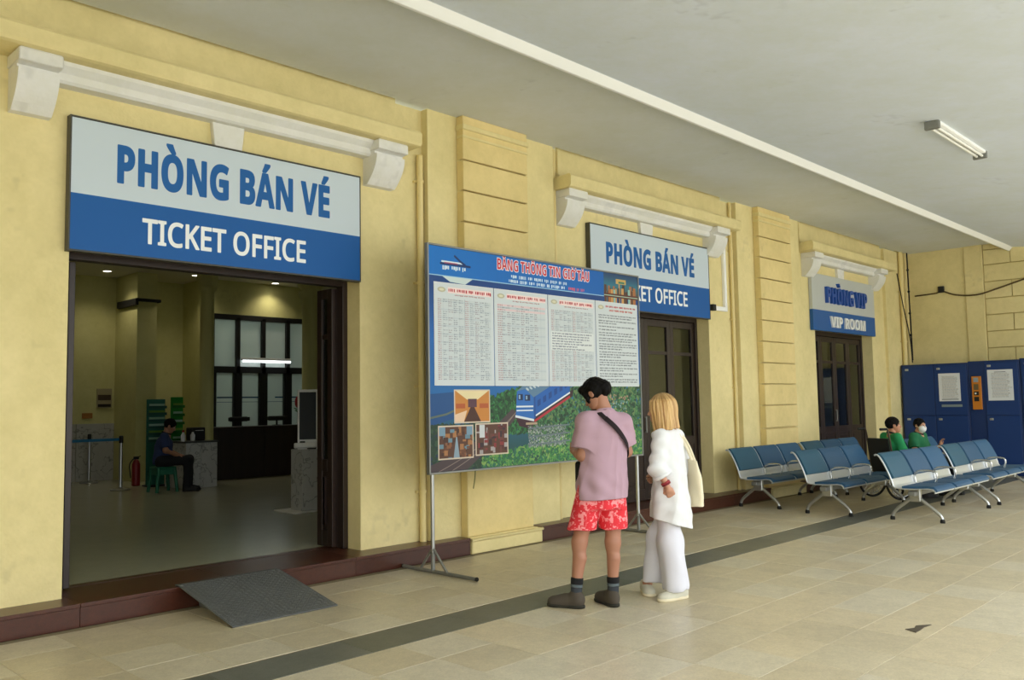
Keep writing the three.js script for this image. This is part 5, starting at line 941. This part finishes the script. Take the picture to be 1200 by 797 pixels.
  const bg = ppart('bag_body', [surfaceNet(bagF, ...around([[0.25, 0.72, 0.11], [0.24, 1.1, 0.1]], 0.2), 0.008)], tm, tote, base);
  for (const f of [-0.018, 0.022]) ppart('handle', [tube([[0.19 + f * 0.4, 1.09, 0.175 + f * 0.3], [0.175 + f, 1.22, 0.125], [0.15 + f, 1.355, 0.045], [0.185 + f, 1.34, 0.0], [0.245 + f, 1.22, 0.01], [0.29 + f * 0.4, 1.09, 0.05 + f * 0.3]], 0.012, 8, 60)], tm, bg, base);
}

// ---- seated figures
function sitter({ label, base, th, headTh, pitch = 0, seatY, skinC, shirtC, trouserC, hairC, s = 1, lean = 0, handAt, mask, bald, footDrop = 0 }) {
  const t = personThing(label, base), B = basis(th), Hd = basis(headTh, pitch);
  const O = [0, seatY, 0], Q = (r, u, f) => B.p(O, r * s, u * s, f * s);
  const hc = Q(0, 0.69, 0.035 + lean * 0.6), nk = Q(0, 0.56, 0.0 + lean * 0.45), shL = Q(-0.17, 0.51, -0.02 + lean * 0.4), shR = Q(0.17, 0.51, -0.02 + lean * 0.4);
  const elL = Q(-0.235, 0.27, 0.02 + lean * 0.3), elR = Q(0.235, 0.27, 0.02 + lean * 0.3), wrL = handAt ? handAt : Q(-0.12, 0.17, 0.26), wrR = Q(0.12, 0.17, 0.26);
  const hL = Q(-0.09, 0.09, 0), hR = Q(0.09, 0.09, 0), kL = Q(-0.14, 0.09, 0.42), kR = Q(0.14, 0.09, 0.42), gy = -seatY / s + 0.085 + footDrop, aL = Q(-0.14, gy, 0.42), aR = Q(0.14, gy, 0.40);
  const body = blend([cap(Q(0, 0.1, -0.01), Q(0, 0.3, -0.02 + lean * 0.2), 0.13 * s, 0.125 * s), cap(Q(-0.06, 0.38, -0.02 + lean * 0.3), Q(0.06, 0.38, -0.02 + lean * 0.3), 0.12 * s), cap(Q(0, 0.5, lean * 0.4), nk, 0.06 * s, 0.053 * s), cap(nk, Hd.p(hc, 0, -0.05, -0.02), 0.052 * s), cap(Q(0, 0.5, lean * 0.4), shL, 0.055 * s), cap(Q(0, 0.5, lean * 0.4), shR, 0.055 * s), cap(shL, elL, 0.05 * s, 0.04 * s), cap(elL, wrL, 0.04 * s, 0.028 * s), cap(shR, elR, 0.05 * s, 0.04 * s), cap(elR, wrR, 0.04 * s, 0.028 * s), cap(hL, kL, 0.085 * s, 0.06 * s), cap(hR, kR, 0.085 * s, 0.06 * s), cap(kL, aL, 0.056 * s, 0.036 * s), cap(kR, aR, 0.056 * s, 0.036 * s)], 0.045);
  const all = [hc, nk, shL, shR, elL, elR, wrL, wrR, hL, hR, kL, kR, aL, aR];
  const f1 = handField(wrL, handAt ? [0.05, 0.9, 0.1] : [B.F.x - B.R.x * -0.2, -0.2, B.F.z], [0, -1, 0.3], 1, 0.5), f2 = handField(wrR, [B.F.x - B.R.x * 0.2, -0.2, B.F.z], [0, -1, 0.2], -1, 0.5);
  ppart('body', [surfaceNet(body, ...around(all, 0.15), 0.014), surfaceNet(headField(hc, Hd, s), ...around([hc], 0.17), 0.006), surfaceNet(f1, ...around([wrL], 0.2), 0.0055), surfaceNet(f2, ...around([wrR], 0.2), 0.0055)], skinMat(skinC), t, base);
  ppart('eye', eyesOf(hc, Hd, s), std({ color: 0xcfc4bc, roughness: 0.3 }), t, base); irises(t, base, hc, Hd, s);
  const scalp = ell(Hd.p(hc, 0, 0.03, -0.014), Hd, 0.085 * s, 0.1 * s, 0.104 * s), face = ell(Hd.p(hc, 0, -0.07, 0.1), Hd, 0.08 * s, 0.125 * s, 0.105 * s), ears = blend([ell(Hd.p(hc, 0.085, -0.02, 0), Hd, 0.02, 0.035, 0.024), ell(Hd.p(hc, -0.085, -0.02, 0), Hd, 0.02, 0.035, 0.024)], 0.01);
  let hair = cut(minus(minus(scalp, face), ears), [-Hd.U.x, -Hd.U.y, -Hd.U.z], Hd.p(hc, 0, -0.075, 0)); hair = swell(hair, (x, y, z) => 0.002 * Math.sin(x * 200 + y * 80) + 0.002 * Math.sin(z * 220 - y * 60));
  if (!bald) ppart('hair', [surfaceNet(hair, ...around([hc], 0.15), 0.006)], new THREE.MeshPhysicalMaterial({ color: hairC, roughness: 0.8, specularIntensity: 0.3 }), t, base);
  const wr = (x, y, z) => 0.004 * Math.sin(22 * x + 30 * y) * Math.sin(18 * z - 9 * y);
  const slv = (a, b) => { const m = mix3(a, b, 0.8); return cut(cap(a, b, 0.064 * s, 0.082 * s), [b[0] - a[0], b[1] - a[1], b[2] - a[2]], m); };
  let shirt = blend([cap(Q(0, 0.1, -0.01), Q(0, 0.3, -0.02 + lean * 0.2), 0.165 * s, 0.15 * s), cap(Q(-0.06, 0.38, -0.02 + lean * 0.3), Q(0.06, 0.38, -0.02 + lean * 0.3), 0.14 * s), cap(Q(0, 0.52, lean * 0.4), shL, 0.055 * s, 0.062 * s), cap(Q(0, 0.52, lean * 0.4), shR, 0.055 * s, 0.062 * s), slv(shL, elL), slv(shR, elR)], 0.04);
  shirt = swell(cut(cut(shirt, [0, -1, 0], Q(0, 0.03, 0)), [B.F.x * 0.4, 1, B.F.z * 0.4], Q(0, 0.575, lean * 0.4)), wr);
  const sm = ppart('shirt', [surfaceNet(shirt, ...around([shL, shR, elL, elR, hL, hR], 0.2), 0.012)], cloth(shirtC), t, base);
  { const o = []; for (let k = 0; k < 20; k++) { const a = k / 20 * Math.PI * 2; o.push(V(...B.p(Q(0, 0.565, lean * 0.42), Math.cos(a) * 0.068 * s, -Math.sin(a) * 0.025 * s, Math.sin(a) * 0.068 * s))); } ppart('collar', [new THREE.TubeGeometry(new THREE.CatmullRomCurve3(o, true), 50, 0.014, 8, true)], cloth(0x14181a), sm, base); }
  const tro = swell(blend([cap(Q(-0.05, 0.09, 0), Q(0.05, 0.09, 0), 0.14 * s), cap(hL, kL, 0.1 * s, 0.078 * s), cap(hR, kR, 0.1 * s, 0.078 * s), cut(cap(kL, aL, 0.076 * s, 0.068 * s), [0, -1, 0], [0, aL[1] - 0.02, 0]), cut(cap(kR, aR, 0.076 * s, 0.068 * s), [0, -1, 0], [0, aR[1] - 0.02, 0])], 0.04), wr);
  ppart('trousers', [surfaceNet(tro, ...around([hL, hR, kL, kR, aL, aR], 0.17), 0.013)], cloth(trouserC), t, base);
  if (!footDrop) { const mk = (a) => shoe(B.p([a[0], 0, a[2]], 0, 0, -0.07), B.p([a[0], 0, a[2]], 0, 0, 0.2), 0.1, 0.1), S = [mk(aL), mk(aR)]; S.forEach((q) => { q.h = 0.1; }); addShoes(t, base, S, std({ color: 0x1a1a1c, roughness: 0.7 }), std({ color: 0x2a2a28, roughness: 0.9 })); }
  if (mask) { const m = cut(ell(Hd.p(hc, 0, -0.05, 0.042), Hd, 0.068 * s, 0.073 * s, 0.073 * s), [Hd.U.x, Hd.U.y, Hd.U.z], Hd.p(hc, 0, -0.008, 0)); ppart('face_mask', [surfaceNet(cut(m, [-Hd.F.x, -Hd.F.y, -Hd.F.z], Hd.p(hc, 0, 0, 0.03)), ...around([hc], 0.15), 0.006), tube([Hd.p(hc, -0.066, -0.03, 0.05), Hd.p(hc, -0.086, -0.01, 0.01), Hd.p(hc, -0.08, -0.02, -0.02)], 0.003, 6, 10), tube([Hd.p(hc, 0.066, -0.03, 0.05), Hd.p(hc, 0.086, -0.01, 0.01), Hd.p(hc, 0.08, -0.02, -0.02)], 0.003, 6, 10)], std({ color: 0xe9e9e6, roughness: 0.9 }), t, base); }
  return { t, Q };
}
sitter({ label: 'person in a green polo shirt with a dark collar, facing right in the wheelchair', base: [14.18, 0, -5.31], th: 128 * D2R, headTh: 146 * D2R, seatY: 0.42, skinC: 0xb07a5c, shirtC: 0x1f8a52, trouserC: 0x1a1c22, hairC: 0x12100f, s: 1.06, lean: -0.05 });
sitter({ label: 'person in a green shirt wearing a white face mask, seated behind the front bench', base: [15.1, 0, -5.22], th: 185 * D2R, headTh: 205 * D2R, seatY: 0.45, skinC: 0xb98768, shirtC: 0x1c6b44, trouserC: 0x1a1c22, hairC: 0x0e0d0d, s: 0.97, lean: -0.05, mask: true, handAt: [0.33, 0.76, 0.2] });
sitter({ label: 'person seated on a green stool inside the hall, bending over in a dark blue shirt', base: [6.60, FL, -14.95], th: 118 * D2R, headTh: 120 * D2R, pitch: -0.5, seatY: 0.45, skinC: 0xa87a60, shirtC: 0x2c3c66, trouserC: 0x14161c, hairC: 0x0d0c0c, lean: 0.12 });
{ const s = thing('plastic_stool', 'green plastic stool under the person inside the hall', 'stool', [6.60, FL, -14.95]), gm = std({ color: 0x14664a, roughness: 0.5 });
  part('seat', [rbox(6.43, 6.77, FL + 0.40, FL + 0.44, -15.12, -14.78, 0.02)], gm, s);
  for (const [a, c] of [[-1, -1], [1, -1], [-1, 1], [1, 1]]) part('leg', [rod([6.6 + a * 0.18, FL, -14.95 + c * 0.18], [6.6 + a * 0.14, FL + 0.41, -14.95 + c * 0.14], 0.028, 0.032, 10)], gm, s);
  part('apron', [rbox(6.45, 6.75, FL + 0.3, FL + 0.4, -15.11, -15.095, 0.006), rbox(6.45, 6.75, FL + 0.3, FL + 0.4, -14.805, -14.79, 0.006), rbox(6.445, 6.46, FL + 0.3, FL + 0.4, -15.095, -14.805, 0.006), rbox(6.74, 6.755, FL + 0.3, FL + 0.4, -15.095, -14.805, 0.006)], gm, s); }
{ // wheelchair, facing along +x before it is turned
  const w = thing('wheelchair', 'dark folding wheelchair between the middle row benches, its occupant in green', 'wheelchair', [0, 0, 0]), fm = std({ color: 0x4a3a30, metalness: 0.4, roughness: 0.45 });
  part('seat_sling', [rbox(-0.22, 0.24, 0.375, 0.405, -0.21, 0.21, 0.012)], M.black, w);
  part('back_sling', [prismX([[-0.21, 0.42], [0.21, 0.42], [0.21, 0.96], [-0.21, 0.96]], -0.012, 0.012).applyMatrix4(new THREE.Matrix4().makeRotationZ(0.14)).translate(-0.2, 0, 0)], M.black, w);
  for (const s of [-1, 1]) {
    const z = s * 0.235;
    part('side_frame', [tube([[-0.47, 1.1, z], [-0.4, 1.1, z], [-0.34, 1.04, z], [-0.25, 0.42, z]], 0.014, 8, 30), rod([-0.26, 0.38, z], [0.28, 0.38, z], 0.013), rod([-0.22, 0.2, z], [0.25, 0.2, z], 0.013), tube([[0.26, 0.62, z], [0.3, 0.5, z], [0.32, 0.38, z], [0.4, 0.12, z]], 0.013, 8, 20), rod([-0.28, 0.62, z], [0.26, 0.62, z], 0.013), rod([0.2, 0.2, z], [0.28, 0.38, z], 0.013)], fm, w);
    part('push_handle', [rod([-0.5, 1.1, z], [-0.38, 1.1, z], 0.02)], M.rubber, w);
    part('armrest', [rbox(-0.2, 0.2, 0.62, 0.655, z - 0.03, z + 0.03, 0.012)], M.rubber, w);
    const zz = s * 0.29, wh = part('wheel', [new THREE.TorusGeometry(0.28, 0.018, 10, 48).translate(-0.2, 0.298, zz)], M.rubber, w);
    part('hand_rim', [new THREE.TorusGeometry(0.245, 0.008, 8, 48).translate(-0.2, 0.298, zz + s * 0.03)], M.chrome, wh);
    part('hub', [rod([-0.2, 0.298, zz - 0.03], [-0.2, 0.298, zz + 0.03], 0.03)], M.chrome, wh);
    part('spokes', Array.from({ length: 16 }, (_, k) => rod([-0.2, 0.298, zz], [-0.2 + Math.cos(k * Math.PI / 8) * 0.27, 0.298 + Math.sin(k * Math.PI / 8) * 0.27, zz], 0.003, 0.003, 5)), M.chrome, wh);
    const c = part('caster', [new THREE.TorusGeometry(0.062, 0.018, 8, 24).translate(0.3, 0.08, z)], M.rubber, w); part('fork', [rod([0.3, 0.08, z + 0.03], [0.27, 0.24, z], 0.01), rod([0.3, 0.08, z - 0.03], [0.27, 0.24, z], 0.01)], fm, c);
    part('footplate', [rbox(0.36, 0.52, 0.1, 0.115, z - 0.14 * (s > 0 ? 1 : 0), z + 0.14 * (s > 0 ? 0 : 1), 0.005)], M.black, w);
  }
  w.position.set(14.2, 0, -5.31); w.rotation.y = -25 * D2R;
}

renderer.render(scene, camera);
